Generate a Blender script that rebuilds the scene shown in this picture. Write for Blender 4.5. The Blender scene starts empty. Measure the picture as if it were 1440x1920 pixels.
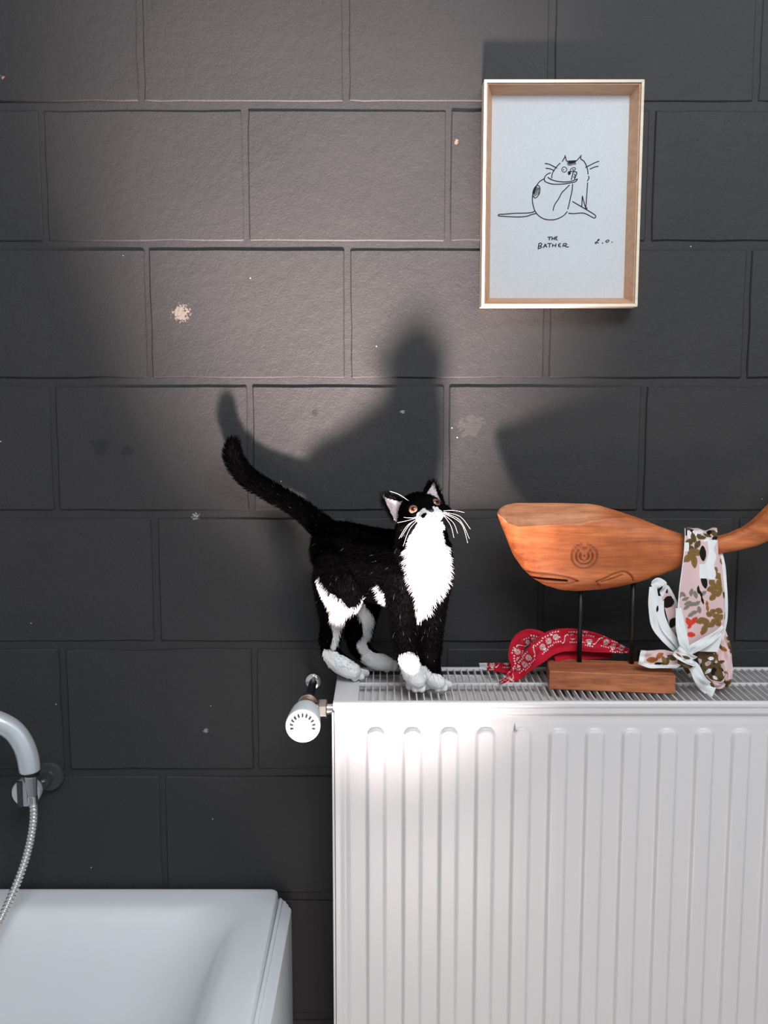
import bpy, bmesh, math, random
import numpy as np
from mathutils import Vector, Matrix, noise
from mathutils.bvhtree import BVHTree

random.seed(7); np.random.seed(7)
S = bpy.context.scene
COL = S.collection
PI = math.pi

# ------------------------------------------------------------------ camera, world, lights
FPX, PITCH, CAMD, CAMH = 1900.0, math.atan(245 / 1900.0), 1.535, 1.35
cam = bpy.data.objects.new('camera', bpy.data.cameras.new('camera'))
COL.objects.link(cam)
cam.location = (0, -CAMD, CAMH)
cam.rotation_euler = (PI / 2 - PITCH, 0, 0)
cam.data.sensor_fit = 'VERTICAL'; cam.data.sensor_height = 36.0
cam.data.lens = FPX / 1920.0 * 36.0
cam.data.clip_start = 0.02
S.camera = cam

S.view_settings.view_transform = 'Standard'; S.view_settings.look = 'None'
S.view_settings.gamma = 1.0; S.view_settings.exposure = 0.0
S.view_settings.use_curve_mapping = False

world = bpy.data.worlds.new('world'); S.world = world
world.use_nodes = True
world.node_tree.nodes['Background'].inputs['Color'].default_value = (0.86, 0.93, 1.0, 1)
world.node_tree.nodes['Background'].inputs['Strength'].default_value = 0.48

def aim(o, target):
    d = Vector(target) - o.location
    o.rotation_euler = d.to_track_quat('-Z', 'Y').to_euler()

def area(name, loc, target, sx, sy, watts, color):
    l = bpy.data.lights.new(name, 'AREA'); l.shape = 'RECTANGLE'; l.size = sx; l.size_y = sy
    l.energy = watts; l.color = color
    o = bpy.data.objects.new(name, l); COL.objects.link(o); o.location = loc; aim(o, target)
    return o
# daylight of the window in the wall behind the photographer
area('window_daylight', (0.50, -1.85, 2.86), (0.05, -.15, .85), 1.5, 1.1, 62, (0.90, 0.96, 1.0))
# low sun thrown up from the floor in front of the radiator
sp = bpy.data.lights.new('floor_glint', 'SPOT')
sp.energy = 1180; sp.color = (1.0, 0.82, 0.785); sp.spot_size = math.radians(27); sp.spot_blend = 1.0
sp.shadow_soft_size = 0.11
spo = bpy.data.objects.new('floor_glint', sp); COL.objects.link(spo)
spo.location = (0.08, -1.0, 0.08); aim(spo, (-0.07, 0, 1.555)); spo.scale = (1.0, 0.76, 1.0)
area('floor_glow', (0.10, -1.45, 0.05), (-0.10, 0, 0.9), 0.40, 0.26, 6.5, (1.0, 0.86, 0.80))

# ------------------------------------------------------------------ photograph -> space helpers
_c, _s = math.cos(PITCH), math.sin(PITCH)
CAM = np.array([0, -CAMD, CAMH])
def ray(px, py):
    dx = (px - 720) / FPX; dy = (py - 960) / FPX
    return np.array([dx, _c - dy * _s, -_s - dy * _c])
def on_y(px, py, y):
    r = ray(px, py); return CAM + r * ((y + CAMD) / r[1])
def on_z(px, py, z):
    r = ray(px, py); return CAM + r * ((z - CAMH) / r[2])
def px2m(y): return (y + CAMD) / 0.972 / FPX        # metres per photograph pixel at depth y

# ------------------------------------------------------------------ material helpers
def new_mat(name, color=(0.5, 0.5, 0.5), rough=0.5, metal=0.0, spec=0.5):
    m = bpy.data.materials.new(name); m.use_nodes = True
    b = m.node_tree.nodes['Principled BSDF']
    b.inputs['Base Color'].default_value = (*color, 1)
    b.inputs['Roughness'].default_value = rough
    b.inputs['Metallic'].default_value = metal
    b.inputs['Specular IOR Level'].default_value = spec
    return m
class N:
    def __init__(self, m):
        self.t = m.node_tree; self.b = self.t.nodes['Principled BSDF']
    def add(self, typ, **kw):
        n = self.t.nodes.new(typ)
        for k, v in kw.items():
            if k in n.inputs: n.inputs[k].default_value = v
            else: setattr(n, k, v)
        return n
    def link(self, a, b): self.t.links.new(a, b)
    def math(self, op, a, b=None):
        n = self.t.nodes.new('ShaderNodeMath'); n.operation = op
        for i, v in enumerate((a, b)):
            if v is None: continue
            if isinstance(v, (int, float)): n.inputs[i].default_value = v
            else: self.link(v, n.inputs[i])
        return n.outputs[0]
    def ramp(self, fac, stops):
        n = self.t.nodes.new('ShaderNodeValToRGB'); e = n.color_ramp.elements
        while len(e) < len(stops): e.new(0.5)
        for i, (p, c) in enumerate(stops):
            e[i].position = p; e[i].color = (*c, 1) if len(c) == 3 else c
        self.link(fac, n.inputs[0]); return n.outputs[0]
    def mix(self, fac, a, b):
        n = self.t.nodes.new('ShaderNodeMix'); n.data_type = 'RGBA'
        for i, v in ((0, fac), (6, a), (7, b)):
            if isinstance(v, (int, float)): n.inputs[i].default_value = v
            elif isinstance(v, tuple): n.inputs[i].default_value = (*v, 1)
            else: self.link(v, n.inputs[i])
        return n.outputs[2]
    def noise(self, vec, scale, detail=3, rough=0.55):
        n = self.add('ShaderNodeTexNoise'); n.inputs['Scale'].default_value = scale
        n.inputs['Detail'].default_value = detail; n.inputs['Roughness'].default_value = rough
        if vec is not None: self.link(vec, n.inputs['Vector'])
        return n.outputs['Fac']
    def bump(self, h, strength=0.3, dist=0.001):
        n = self.add('ShaderNodeBump'); n.inputs['Strength'].default_value = strength
        n.inputs['Distance'].default_value = dist
        self.link(h, n.inputs['Height']); self.link(n.outputs[0], self.b.inputs['Normal'])
    def pos(self): return self.add('ShaderNodeNewGeometry').outputs['Position']
    def obj(self): return self.add('ShaderNodeTexCoord').outputs['Object']
    def attr(self, name='Col'):
        return self.add('ShaderNodeAttribute', attribute_name=name).outputs['Color']

def paint_mat():
    m = new_mat('dark_wall_paint', rough=0.62, spec=0.35); n = N(m); P = n.pos()
    big = n.noise(P, 5, 4); fine = n.noise(P, 420, 3); mid = n.noise(P, 60, 5, 0.65)
    col = n.ramp(big, [(0.3, (0.021, 0.0203, 0.0213)), (0.7, (0.029, 0.0275, 0.028))])
    col = n.mix(n.math('MULTIPLY', fine, 0.45), col, (0.052, 0.050, 0.050))
    # tiny flecks of pale paint
    v = n.add('ShaderNodeTexVoronoi'); v.inputs['Scale'].default_value = 26; n.link(P, v.inputs['Vector'])
    d = n.math('LESS_THAN', v.outputs['Distance'], 0.024)
    sep = n.add('ShaderNodeSeparateColor'); n.link(v.outputs['Color'], sep.inputs[0])
    rare = n.math('GREATER_THAN', sep.outputs[0], 0.60)
    col = n.mix(n.math('MULTIPLY', d, rare), col, (0.62, 0.58, 0.54))
    # worn places: scuffs and chips at fixed spots of the wall
    for (px, py, r, c, k) in [(340, 588, 27, (0.20, 0.17, 0.14), 420), (1219, 345, 7, (0.34, 0.18, 0.11), 200), (4, 146, 9, (0.5, 0.27, 0.18), 200),
                              (856, 266, 8, (0.25, 0.17, 0.13), 300), (386, 1370, 9, (0.3, 0.29, 0.29), 500), (590, 774, 14, (0.012, 0.012, 0.012), 60),
                              (240, 845, 26, (0.016, 0.016, 0.017), 50), (190, 838, 30, (0.018, 0.018, 0.019), 50), (366, 968, 14, (0.3, 0.3, 0.3), 420),
                              (755, 772, 7, (0.3, 0.3, 0.3), 300), (880, 800, 40, (0.05, 0.047, 0.047), 90)]:
        q = on_y(px, py, -0.004)
        w = n.add('ShaderNodeVectorMath', operation='DISTANCE'); n.link(P, w.inputs[0]); w.inputs[1].default_value = tuple(q)
        rr = r * px2m(0)
        near = n.math('SUBTRACT', 1.0, n.math('MULTIPLY', w.outputs['Value'], 1 / rr))
        sp_ = n.noise(P, k, 3)
        f = n.math('MULTIPLY', n.math('GREATER_THAN', n.math('ADD', n.math('MULTIPLY', near, 0.55), sp_), 0.80), n.math('GREATER_THAN', near, 0.0))
        col = n.mix(n.math('MULTIPLY', f, 0.85), col, c)
    n.link(col, n.b.inputs['Base Color'])
    # pitted, brushed relief
    pit = n.add('ShaderNodeTexVoronoi'); pit.inputs['Scale'].default_value = 95; n.link(P, pit.inputs['Vector'])
    pt = n.math('MULTIPLY', n.math('GREATER_THAN', mid, 0.56), n.math('LESS_THAN', pit.outputs['Distance'], 0.34))
    h = n.math('ADD', n.math('MULTIPLY', fine, 0.35), n.math('MULTIPLY', mid, 0.9))
    h = n.math('SUBTRACT', h, n.math('MULTIPLY', pt, 1.5))
    n.bump(h, 0.75, 0.0022)
    return m

def wood_mat(name, dark, light, scale=1.0, rough=0.5, painted_light=False):
    m = new_mat(name, rough=rough, spec=0.3); n = N(m); O = n.obj()
    mp = n.add('ShaderNodeMapping'); n.link(O, mp.inputs['Vector']); mp.inputs['Scale'].default_value = (3.2 * scale, 30 * scale, 46 * scale)
    mp.inputs['Rotation'].default_value = (0, 0.1, 0)
    g = n.noise(mp.outputs[0], 1.6, 6, 0.62)
    mp2 = n.add('ShaderNodeMapping'); n.link(O, mp2.inputs['Vector']); mp2.inputs['Scale'].default_value = (22 * scale, 200 * scale, 420 * scale)
    f = n.noise(mp2.outputs[0], 1.0, 3)
    blot = n.noise(O, 45 * scale, 4)
    w = n.math('ADD', n.math('MULTIPLY', g, 0.62), n.math('MULTIPLY', f, 0.22))
    w = n.math('ADD', w, n.math('MULTIPLY', blot, 0.16))
    mid = tuple((a + b) / 2 for a, b in zip(dark, light))
    col = n.ramp(w, [(0.36, dark), (0.5, mid), (0.62, light)])
    if painted_light:
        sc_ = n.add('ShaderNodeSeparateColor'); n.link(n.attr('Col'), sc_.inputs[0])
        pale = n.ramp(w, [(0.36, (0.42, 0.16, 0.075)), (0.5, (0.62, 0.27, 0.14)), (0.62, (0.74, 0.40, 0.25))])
        col = n.mix(sc_.outputs[1], col, pale)  # top facet: paler streaked wood, its lit look put into the colour
        col = n.mix(sc_.outputs[0], col, (0.085, 0.022, 0.010))  # shade in the carved grooves, painted into the wood colour
    n.link(col, n.b.inputs['Base Color'])
    n.bump(f, 0.25, 0.0006)
    return m

def white_metal_mat(name, color, rough=0.35):
    m = new_mat(name, color, rough, spec=0.45); n = N(m); P = n.pos()
    col = n.mix(n.math('MULTIPLY', n.noise(P, 9, 4), 0.35), color, tuple(c * 0.9 for c in color))
    n.link(col, n.b.inputs['Base Color'])
    n.bump(n.noise(P, 700, 2), 0.05, 0.0004)
    return m

def attr_mat(name, rough=0.8, spec=0.2, weave=0):
    m = new_mat(name, rough=rough, spec=spec); n = N(m)
    n.link(n.attr(), n.b.inputs['Base Color'])
    if weave:
        n.bump(n.noise(n.pos(), weave, 2), 0.25, 0.0006)
    return m

M_WALL = paint_mat()
M_FLOOR = new_mat('grey_floor', (0.28, 0.26, 0.25), 0.45)
nf = N(M_FLOOR); nf.link(nf.ramp(nf.noise(nf.pos(), 6, 5), [(0.3, (0.22, 0.21, 0.20)), (0.7, (0.32, 0.30, 0.29))]), nf.b.inputs['Base Color'])
M_PLASTER = new_mat('white_plaster', (0.72, 0.72, 0.72), 0.8)
nf = N(M_PLASTER); nf.bump(nf.noise(nf.pos(), 80, 4), 0.2, 0.001)
M_RAD = white_metal_mat('radiator_enamel', (0.64, 0.62, 0.62), 0.30)
M_RADIN = white_metal_mat('radiator_inner_enamel', (0.80, 0.77, 0.76), 0.5)
M_BATH = white_metal_mat('bath_acrylic', (0.80, 0.815, 0.84), 0.28)
M_PANEL = white_metal_mat('bath_panel_paint', (0.74, 0.75, 0.78), 0.5)
M_WHALE = wood_mat('orange_carved_wood', (0.27, 0.062, 0.020), (0.64, 0.195, 0.062), painted_light=True)
M_BASE = wood_mat('reddish_base_wood', (0.22, 0.062, 0.028), (0.60, 0.215, 0.095), 1.3)
M_FRAME = wood_mat('pale_frame_wood', (0.62, 0.52, 0.42), (0.74, 0.66, 0.56), 1.5)
M_SPACER = wood_mat('orange_spacer_wood', (0.62, 0.33, 0.18), (0.76, 0.45, 0.27), 1.5)
M_PAPER = new_mat('print_paper', (0.74, 0.77, 0.81), 0.9, spec=0.1)
nf = N(M_PAPER); nf.link(nf.ramp(nf.noise(nf.pos(), 500, 2), [(0.3, (0.70, 0.735, 0.78)), (0.7, (0.78, 0.805, 0.84))]), nf.b.inputs['Base Color'])
M_INK = new_mat('black_ink', (0.012, 0.012, 0.016), 0.8, spec=0.1)
M_ROD = new_mat('black_iron_rod', (0.02, 0.02, 0.02), 0.42, 0.6)
nf = N(M_ROD); nf.bump(nf.noise(nf.pos(), 900, 2), 0.3, 0.0005)
M_CHROME = new_mat('chrome', (0.80, 0.80, 0.80), 0.12, 1.0)
M_NICKEL = new_mat('brushed_nickel', (0.78, 0.70, 0.66), 0.28, 1.0)
M_BRASS = new_mat('tarnished_brass', (0.34, 0.22, 0.15), 0.4, 1.0)
M_PLASTIC = new_mat('white_thermostat_plastic', (0.80, 0.82, 0.83), 0.4)
nf = N(M_PLASTIC); nf.bump(nf.noise(nf.pos(), 500, 3), 0.1, 0.0004)
M_BLACK = new_mat('black_void', (0.006, 0.006, 0.006), 0.7)
M_PIPE = new_mat('black_painted_pipe', (0.012, 0.012, 0.013), 0.45)
M_HAND = new_mat('satin_grey_plastic', (0.72, 0.75, 0.79), 0.25, 0.45)
M_HOSE = new_mat('steel_hose', (0.78, 0.75, 0.73), 0.25, 0.85)
M_DARKCHROME = new_mat('holder_painted_dark', (0.05, 0.05, 0.055), 0.25)  # chrome flange's dark reflection put into the colour; also darkens the knob slot
M_GREY = new_mat('grey_holder_plastic', (0.62, 0.64, 0.67), 0.35, 0.3)
M_COAT = attr_mat('kitten_coat', 0.9, 0.03)
M_FUR = attr_mat('kitten_fur', 0.9, 0.0)
M_CLOTH = attr_mat('printed_cloth', 0.85, 0.12, weave=1500)
M_WHISK = new_mat('whisker_white', (0.85, 0.85, 0.85), 0.4)
M_NOSE = new_mat('kitten_nose_skin', (0.012, 0.008, 0.008), 0.8, 0, .15)
M_MOUTH = new_mat('kitten_lip_skin', (0.62, 0.33, 0.33), 0.55)
def glass_mat():
    m = bpy.data.materials.new('picture_glass'); m.use_nodes = True; t = m.node_tree
    t.nodes.clear()
    o = t.nodes.new('ShaderNodeOutputMaterial'); mx = t.nodes.new('ShaderNodeMixShader')
    tr = t.nodes.new('ShaderNodeBsdfTransparent'); gl = t.nodes.new('ShaderNodeBsdfGlossy'); gl.inputs['Roughness'].default_value = 0.02
    fr = t.nodes.new('ShaderNodeFresnel'); fr.inputs['IOR'].default_value = 1.45
    t.links.new(fr.outputs[0], mx.inputs[0]); t.links.new(tr.outputs[0], mx.inputs[1]); t.links.new(gl.outputs[0], mx.inputs[2])
    t.links.new(mx.outputs[0], o.inputs[0]); return m
M_GLASS = glass_mat()
def eye_mat():
    m = new_mat('amber_eye', rough=0.06, spec=0.6); n = N(m); O = n.obj()
    sep = n.add('ShaderNodeSeparateXYZ'); n.link(O, sep.inputs[0])
    r2 = n.math('ADD', n.math('POWER', sep.outputs[0], 2.0), n.math('POWER', sep.outputs[1], 2.0))
    r = n.math('SQRT', r2)
    f = n.math('DIVIDE', r, 0.0085)
    col = n.ramp(f, [(0.0, (0.003, 0.002, 0.002)), (0.24, (0.003, 0.002, 0.002)), (0.31, (0.10, 0.03, 0.017)), (0.45, (0.30, 0.105, 0.065)), (0.62, (0.34, 0.13, 0.09)), (0.72, (0.012, 0.01, 0.01))])
    n.link(col, n.b.inputs['Base Color']); return m
M_EYE = eye_mat()

# ------------------------------------------------------------------ object helpers
def tag(o, label=None, cat=None, group=None, kind=None):
    for k, v in (('label', label), ('category', cat), ('group', group), ('kind', kind)):
        if v: o[k] = v
    return o
def thing(name, loc, label, cat, group=None):
    o = bpy.data.objects.new(name, None); COL.objects.link(o); o.location = tuple(float(x) for x in loc)
    o.empty_display_size = 0.05
    return tag(o, label, cat, group)
def world_loc(o):
    v = Vector((0, 0, 0))
    while o is not None: v = v + Vector(o.location); o = o.parent
    return np.array(v)

class MB:
    """collects vertices and faces given in world coordinates"""
    def __init__(self): self.v = []; self.f = []; self.c = []
    def add(self, vs, fs, col=None):
        k = len(self.v); self.v.extend([tuple(map(float, p)) for p in vs]); self.f.extend([tuple(i + k for i in q) for q in fs])
        if col is not None: self.c.extend(col)
        return self
    def box(self, x0, x1, y0, y1, z0, z1):
        v = [(x, y, z) for z in (z0, z1) for y in (y0, y1) for x in (x0, x1)]
        return self.add(v, [(0, 2, 3, 1), (4, 5, 7, 6), (0, 1, 5, 4), (2, 6, 7, 3), (0, 4, 6, 2), (1, 3, 7, 5)])
    def rings(self, rings, cap0=True, cap1=True, closed=True):
        n = len(rings[0]); v = [p for r in rings for p in r]; f = []
        for i in range(len(rings) - 1):
            for j in range(n if closed else n - 1):
                k = (j + 1) % n
                f.append((i * n + j, i * n + k, (i + 1) * n + k, (i + 1) * n + j))
        if cap0: f.append(tuple(range(n - 1, -1, -1)))
        if cap1: f.append(tuple((len(rings) - 1) * n + j for j in range(n)))
        return self.add(v, f)
    def tube(self, pts, radii, n=16, cap=True):
        pts = [np.array(p, float) for p in pts]
        if isinstance(radii, (int, float)): radii = [radii] * len(pts)
        rings = []; up = None
        for i, p in enumerate(pts):
            t = pts[min(i + 1, len(pts) - 1)] - pts[max(i - 1, 0)]; t = t / (np.linalg.norm(t) + 1e-12)
            if up is None:
                a = np.array([0, 0, 1.0]) if abs(t[2]) < 0.9 else np.array([1.0, 0, 0])
                up = np.cross(t, a)
            up = up - t * np.dot(up, t); up = up / np.linalg.norm(up)
            w = np.cross(t, up)
            rings.append([p + radii[i] * (math.cos(2 * PI * k / n) * up + math.sin(2 * PI * k / n) * w) for k in range(n)])
        return self.rings(rings, cap, cap)
    def build(self, name, mat, parent=None, smooth=True, bevel=0.0, segs=2, solid=0.0, angle=None, loc=None):
        off = world_loc(parent) if parent is not None else np.array(loc if loc is not None else (0, 0, 0), float)
        me = bpy.data.meshes.new(name)
        me.from_pydata([tuple(np.array(p) - off) for p in self.v], [], self.f)
        if self.c:
            at = me.color_attributes.new('Col', 'FLOAT_COLOR', 'POINT')
            at.data.foreach_set('color', np.array([(*c[:3], 1.0) for c in self.c], dtype=np.float32).ravel())
        me.materials.append(mat)
        bm = bmesh.new(); bm.from_mesh(me); bmesh.ops.recalc_face_normals(bm, faces=bm.faces); bm.to_mesh(me); bm.free()
        if smooth: me.polygons.foreach_set('use_smooth', [True] * len(me.polygons))
        if smooth and angle: me.set_sharp_from_angle(angle=math.radians(angle))
        o = bpy.data.objects.new(name, me); COL.objects.link(o)
        if parent is not None: o.parent = parent
        elif loc is not None: o.location = loc
        if solid:
            sm = o.modifiers.new('thick', 'SOLIDIFY'); sm.thickness = solid; sm.offset = 0
        if bevel:
            b = o.modifiers.new('bevel', 'BEVEL'); b.width = bevel; b.segments = segs; b.limit_method = 'ANGLE'; b.angle_limit = math.radians(35)
        return o

def catmull(pts, k=8, closed=False):
    P = [np.array(p, float) for p in pts]; out = []
    n = len(P)
    for i in range(n - 1):
        p0 = P[max(i - 1, 0)]; p1 = P[i]; p2 = P[i + 1]; p3 = P[min(i + 2, n - 1)]
        for j in range(k):
            t = j / k
            out.append(0.5 * ((2 * p1) + (p2 - p0) * t + (2 * p0 - 5 * p1 + 4 * p2 - p3) * t * t + (3 * p1 - p0 - 3 * p2 + p3) * t ** 3))
    out.append(P[-1]); return out

def sstep(a, b, x):
    t = np.clip((x - a) / (b - a), 0, 1); return t * t * (3 - 2 * t)

# ------------------------------------------------------------------ the room
WX0, WX1, CEIL = -2.05, 1.75, 3.05
wall = MB().box(WX0, WX1, 0.0, 0.12, 0, CEIL).build('wall_back', M_WALL, smooth=False); tag(wall, 'black painted block wall behind the radiator', kind='structure')
tag(MB().box(WX0, WX1, -3.6, 0.12, -0.08, 0).build('floor', M_FLOOR, smooth=False), 'grey bathroom floor', kind='structure')
tag(MB().box(WX0 - 0.1, WX0, -3.6, 0.12, 0, CEIL).build('wall_left', M_PLASTER, smooth=False), 'white plaster side wall at the bath end', kind='structure')
tag(MB().box(WX1, WX1 + 0.1, -3.6, 0.12, 0, CEIL).build('wall_right', M_PLASTER, smooth=False), 'white plaster side wall beyond the radiator', kind='structure')
tag(MB().box(WX0 - 0.1, WX1 + 0.1, -3.6, 0.12, CEIL, CEIL + 0.08).build('ceiling', M_PLASTER, smooth=False), 'white plaster ceiling', kind='structure')

# concrete blocks, each a piece of the wall; running bond with recessed joints
ROWZ = [-0.085, 0.117, 0.323, 0.530, 0.737, 0.943, 1.148, 1.348, 1.548, 1.745, 1.943, 2.141, 2.339, 2.537, 2.735, 2.933, 3.131]
PITCHX = 0.2965
def block_mesh(w, h, seed):
    rnd = random.Random(seed); m = MB(); rnd_r = 0.0012
    def outline(inset, jit):
        pts = []
        TX = [0, .012, .08, .2, .34, .5, .63, .78, .9, .988]; TZ = [0, .016, .14, .36, .6, .86, .984]
        for t in TX: pts.append((-w / 2 + w * t, -h / 2, 0, 1))
        for t in TZ: pts.append((w / 2, -h / 2 + h * t, -1, 0))
        for t in TX: pts.append((w / 2 - w * t, h / 2, 0, -1))
        for t in TZ: pts.append((-w / 2, h / 2 - h * t, 1, 0))
        r = []
        for (x, z, nx_, nz_), j in zip(pts, jit):
            ins = inset + j
            # corners pulled in
            cx = max(abs(x) - (w / 2 - 0.001), 0); cz = max(abs(z) - (h / 2 - 0.001), 0)
            sx = -np.sign(x) * inset; sz = -np.sign(z) * inset
            if cx and cz: r.append((x + sx - np.sign(x) * rnd_r, z + sz - np.sign(z) * rnd_r))
            else: r.append((x + nx_ * ins, z + nz_ * ins))
        return r
    jit = [abs(rnd.gauss(0, 0.0009)) for _ in range(34)]
    y0, y1 = 0.004, -rnd.uniform(0.0026, 0.0038)
    a = outline(0, jit); b = outline(0.0006, jit); c = outline(0.0024, [j * .6 for j in jit])
    R = [[(x, y0, z) for x, z in a], [(x, y1 * 0.55, z) for x, z in b], [(x, y1, z) for x, z in c]]
    m.rings(R, cap0=False, cap1=True)
    o = m.build('block_source', M_WALL, smooth=True, angle=30)
    me = o.data; bpy.data.objects.remove(o); return me
variants = {}
for ri in range(len(ROWZ) - 1):
    z0, z1 = ROWZ[ri], ROWZ[ri + 1]; h = z1 - z0
    z0c = max(z0, 0.0); z1c = min(z1, CEIL)
    off = -0.2035 if (ri % 2 == 1) else -0.2035 + PITCHX / 2
    # rows counted so that the row holding z=1.55..1.745 has a joint at x=-0.2035
    if ROWZ.index(1.548) % 2 != 1: off = -0.2035 if (ri % 2 == 0) else -0.2035 + PITCHX / 2
    k0 = int((WX0 - off) / PITCHX) - 1
    for k in range(k0, k0 + 16):
        x0 = off + k * PITCHX; x1 = x0 + PITCHX
        x0c, x1c = max(x0, WX0), min(x1, WX1)
        if x1c - x0c < 0.05: continue
        full = (x1c - x0c > PITCHX - 1e-4) and z0c == z0 and z1c == z1
        key = (round(x1c - x0c, 3), round(z1c - z0c, 3), random.randrange(3) if full else 0)
        if key not in variants:
            variants[key] = block_mesh(key[0] - 0.0060, key[1] - 0.0105, hash(key) & 0xffff)
        o = bpy.data.objects.new('block', variants[key]); COL.objects.link(o); o.parent = wall
        o.location = ((x0c + x1c) / 2 + 0.001 + random.uniform(-.001, .001), random.uniform(-0.0005, 0.0007), (z0c + z1c) / 2 + 0.001)
        o.rotation_euler = (random.uniform(-.004, .004), random.uniform(-.002, .002), random.uniform(-.004, .004))

# ------------------------------------------------------------------ radiator
RX0, RX1, RZ0, RZ1, RY0, RY1 = -0.0690, 0.95, 0.22, 0.920, -0.2065, -0.0380
rad = thing('radiator', (0.44, -0.12, 0.0), 'white steel panel radiator with a ribbed front under the kitten', 'radiator')
# front panel: height field with rounded ribs
def front_panel():
    fx0, fx1 = RX0 + 0.002, RX1 - 0.002
    pitch = 0.0497; rib0 = RX0 + 0.0445; ribw = 0.0272
    xs = [fx0, fx0 + .006, fx0 + 0.0095, fx0 + .0125, fx0 + .016]
    x = fx0 + .019
    while x < fx1 - .016: xs.append(x); x += 0.00135
    xs += [fx1 - .0125, fx1 - .0095, fx1 - .006, fx1]
    top = RZ1 - 0.0095
    zs = [top, top - .003, top - .006, top - .0085, top - .0105, top - .013]
    z = top - 0.020
    while z > top - 0.075: zs.append(z); z -= 0.0018
    zs += [top - .12, .60, .5, .4, RZ0 + 0.09]
    z = RZ0 + 0.075
    while z > RZ0 + .025: zs.append(z); z -= 0.0025
    zs += [RZ0 + .0125, RZ0 + .006, RZ0]
    ztop, zbot = top - 0.030, RZ0 + 0.04
    v = []; X = np.array(xs); Z = np.array(zs)
    xx, zz = np.meshgrid(X, Z)
    # outer lip -> recess
    e = np.minimum(np.minimum(xx - fx0, fx1 - xx), np.minimum(top - zz, zz - RZ0))
    cxx = np.maximum(np.maximum(fx0 + .02 - xx, xx - (fx1 - .02)), 0); czz = np.maximum(np.maximum(zz - (top - .02), RZ0 + .02 - zz), 0)
    corner = 0.02 - np.sqrt(cxx ** 2 + czz ** 2)
    e = np.where((cxx > 0) & (czz > 0), corner, e)
    hgt = -0.0035 * sstep(0.0085, 0.0115, e) + 0.0022 * sstep(0.0125, 0.021, e)
    k = np.round((xx - rib0 - ribw / 2) / pitch); xc = rib0 + ribw / 2 + k * pitch
    r = ribw / 2; zcl = np.clip(zz, zbot + r * 0.6, ztop - r * 0.6)
    d = np.sqrt((xx - xc) ** 2 + ((zz - zcl) * 1.5) ** 2)
    ok = (xc - r > fx0 + 0.018) & (xc + r < fx1 - 0.018)
    hgt = hgt + np.where(ok, 0.0052 * (1 - sstep(r - 0.0042, r + 0.0008, d)), 0)
    n, mm = xx.shape
    V = np.stack([xx, RY0 - hgt, zz], -1).reshape(-1, 3)
    F = [(i * mm + j, (i + 1) * mm + j, (i + 1) * mm + j + 1, i * mm + j + 1) for i in range(n - 1) for j in range(mm - 1)]
    m = MB(); m.v = [tuple(p) for p in V]; m.f = F
    o = m.build('front_panel', M_RAD, rad, smooth=True)
    return o
fp = front_panel()
# top rail of the front, side plates, back panel
def rail(x0, x1):
    m = MB(); prof = [(RY0 + .0005, RZ1 - .0098), (RY0 - .0008, RZ1 - .007), (RY0 - .0006, RZ1 - .003), (RY0 + .001, RZ1 - .0007), (RY0 + .0035, RZ1), (RY0 + .0062, RZ1 - .0008), (RY0 + .0068, RZ1 - .012), (RY0 + .0035, RZ1 - .014)]
    m.rings([[(x, y, z) for y, z in prof] for x in (x0, x1)]); return m
rail(RX0, RX1).build('front_rail', M_RAD, rad, smooth=True, angle=50)
MB().box(RX0 - .002, RX0 + .0012, RY0 + .001, RY1, RZ0, RZ1 - .016).build('side_panel', M_RAD, rad, bevel=.0006)
MB().box(RX1 - .0012, RX1 + .002, RY0 + .001, RY1, RZ0, RZ1 - .002).build('side_panel', M_RAD, rad, bevel=.0006)
MB().box(RX0 + .002, RX1 - .002, RY1 - .004, RY1, RZ0, RZ1 - .012).build('back_panel', M_RADIN, rad, bevel=.001)
# inner panel and convector fins seen between the slats
MB().box(RX0 + .01, RX1 - .01, RY0 + .010, RY0 + .014, RZ0 + .02, RZ1 - .020).build('inner_panel', M_RADIN, rad, bevel=.001)
MB().box(RX0 + .01, RX1 - .01, -.124, -.112, RZ0 + .02, RZ1 - .026).build('inner_panel', M_RADIN, rad, bevel=.001)
def fins(ya, yb):
    xs = []; x = RX0 + .02; k = 0
    top = RZ1 - .032
    m = MB(); rings = []
    pts = []
    while x < RX1 - .02:
        pts += [(x, ya), (x + .010, ya), (x + .0125, yb), (x + .0225, yb)]; x += .025
    v = []; f = []
    for (px_, py_) in pts: v += [(px_, py_, top), (px_, py_, RZ0 + .06)]
    for i in range(len(pts) - 1): f.append((2 * i, 2 * i + 2, 2 * i + 3, 2 * i + 1))
    return m.add(v, f)
fo = fins(RY0 + .018, -.128).build('convector_fins', M_RADIN, rad, smooth=False, solid=.0006); fo['kind'] = 'stuff'
fo = fins(-.108, RY1 - .008).build('convector_fins', M_RADIN, rad, smooth=False, solid=.0006); fo['kind'] = 'stuff'
MB().box(RX0 + .006, RX1 - .006, RY0 + .012, RY1 - .006, RZ1 - .0185, RZ1 - .0150).build('gap_light_plate', M_RADIN, rad, smooth=False)  # plate added under the slats to make the gaps look bright
# top grille
gr = MB()
GX0 = RX0 + 0.034
gr.box(RX0, GX0, RY0 + .006, RY1, RZ1 - .014, RZ1 - .0006)
grille = gr.build('top_grille', M_RAD, rad, bevel=.0012)
for (ya, yb) in ((RY1 - .0075, RY1), (-.1225, -.1165)):
    MB().box(GX0 - .002, RX1 - .002, ya, yb, RZ1 - .005, RZ1 - .0002).build('cross_bar', M_RAD, grille, bevel=.0008)
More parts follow.
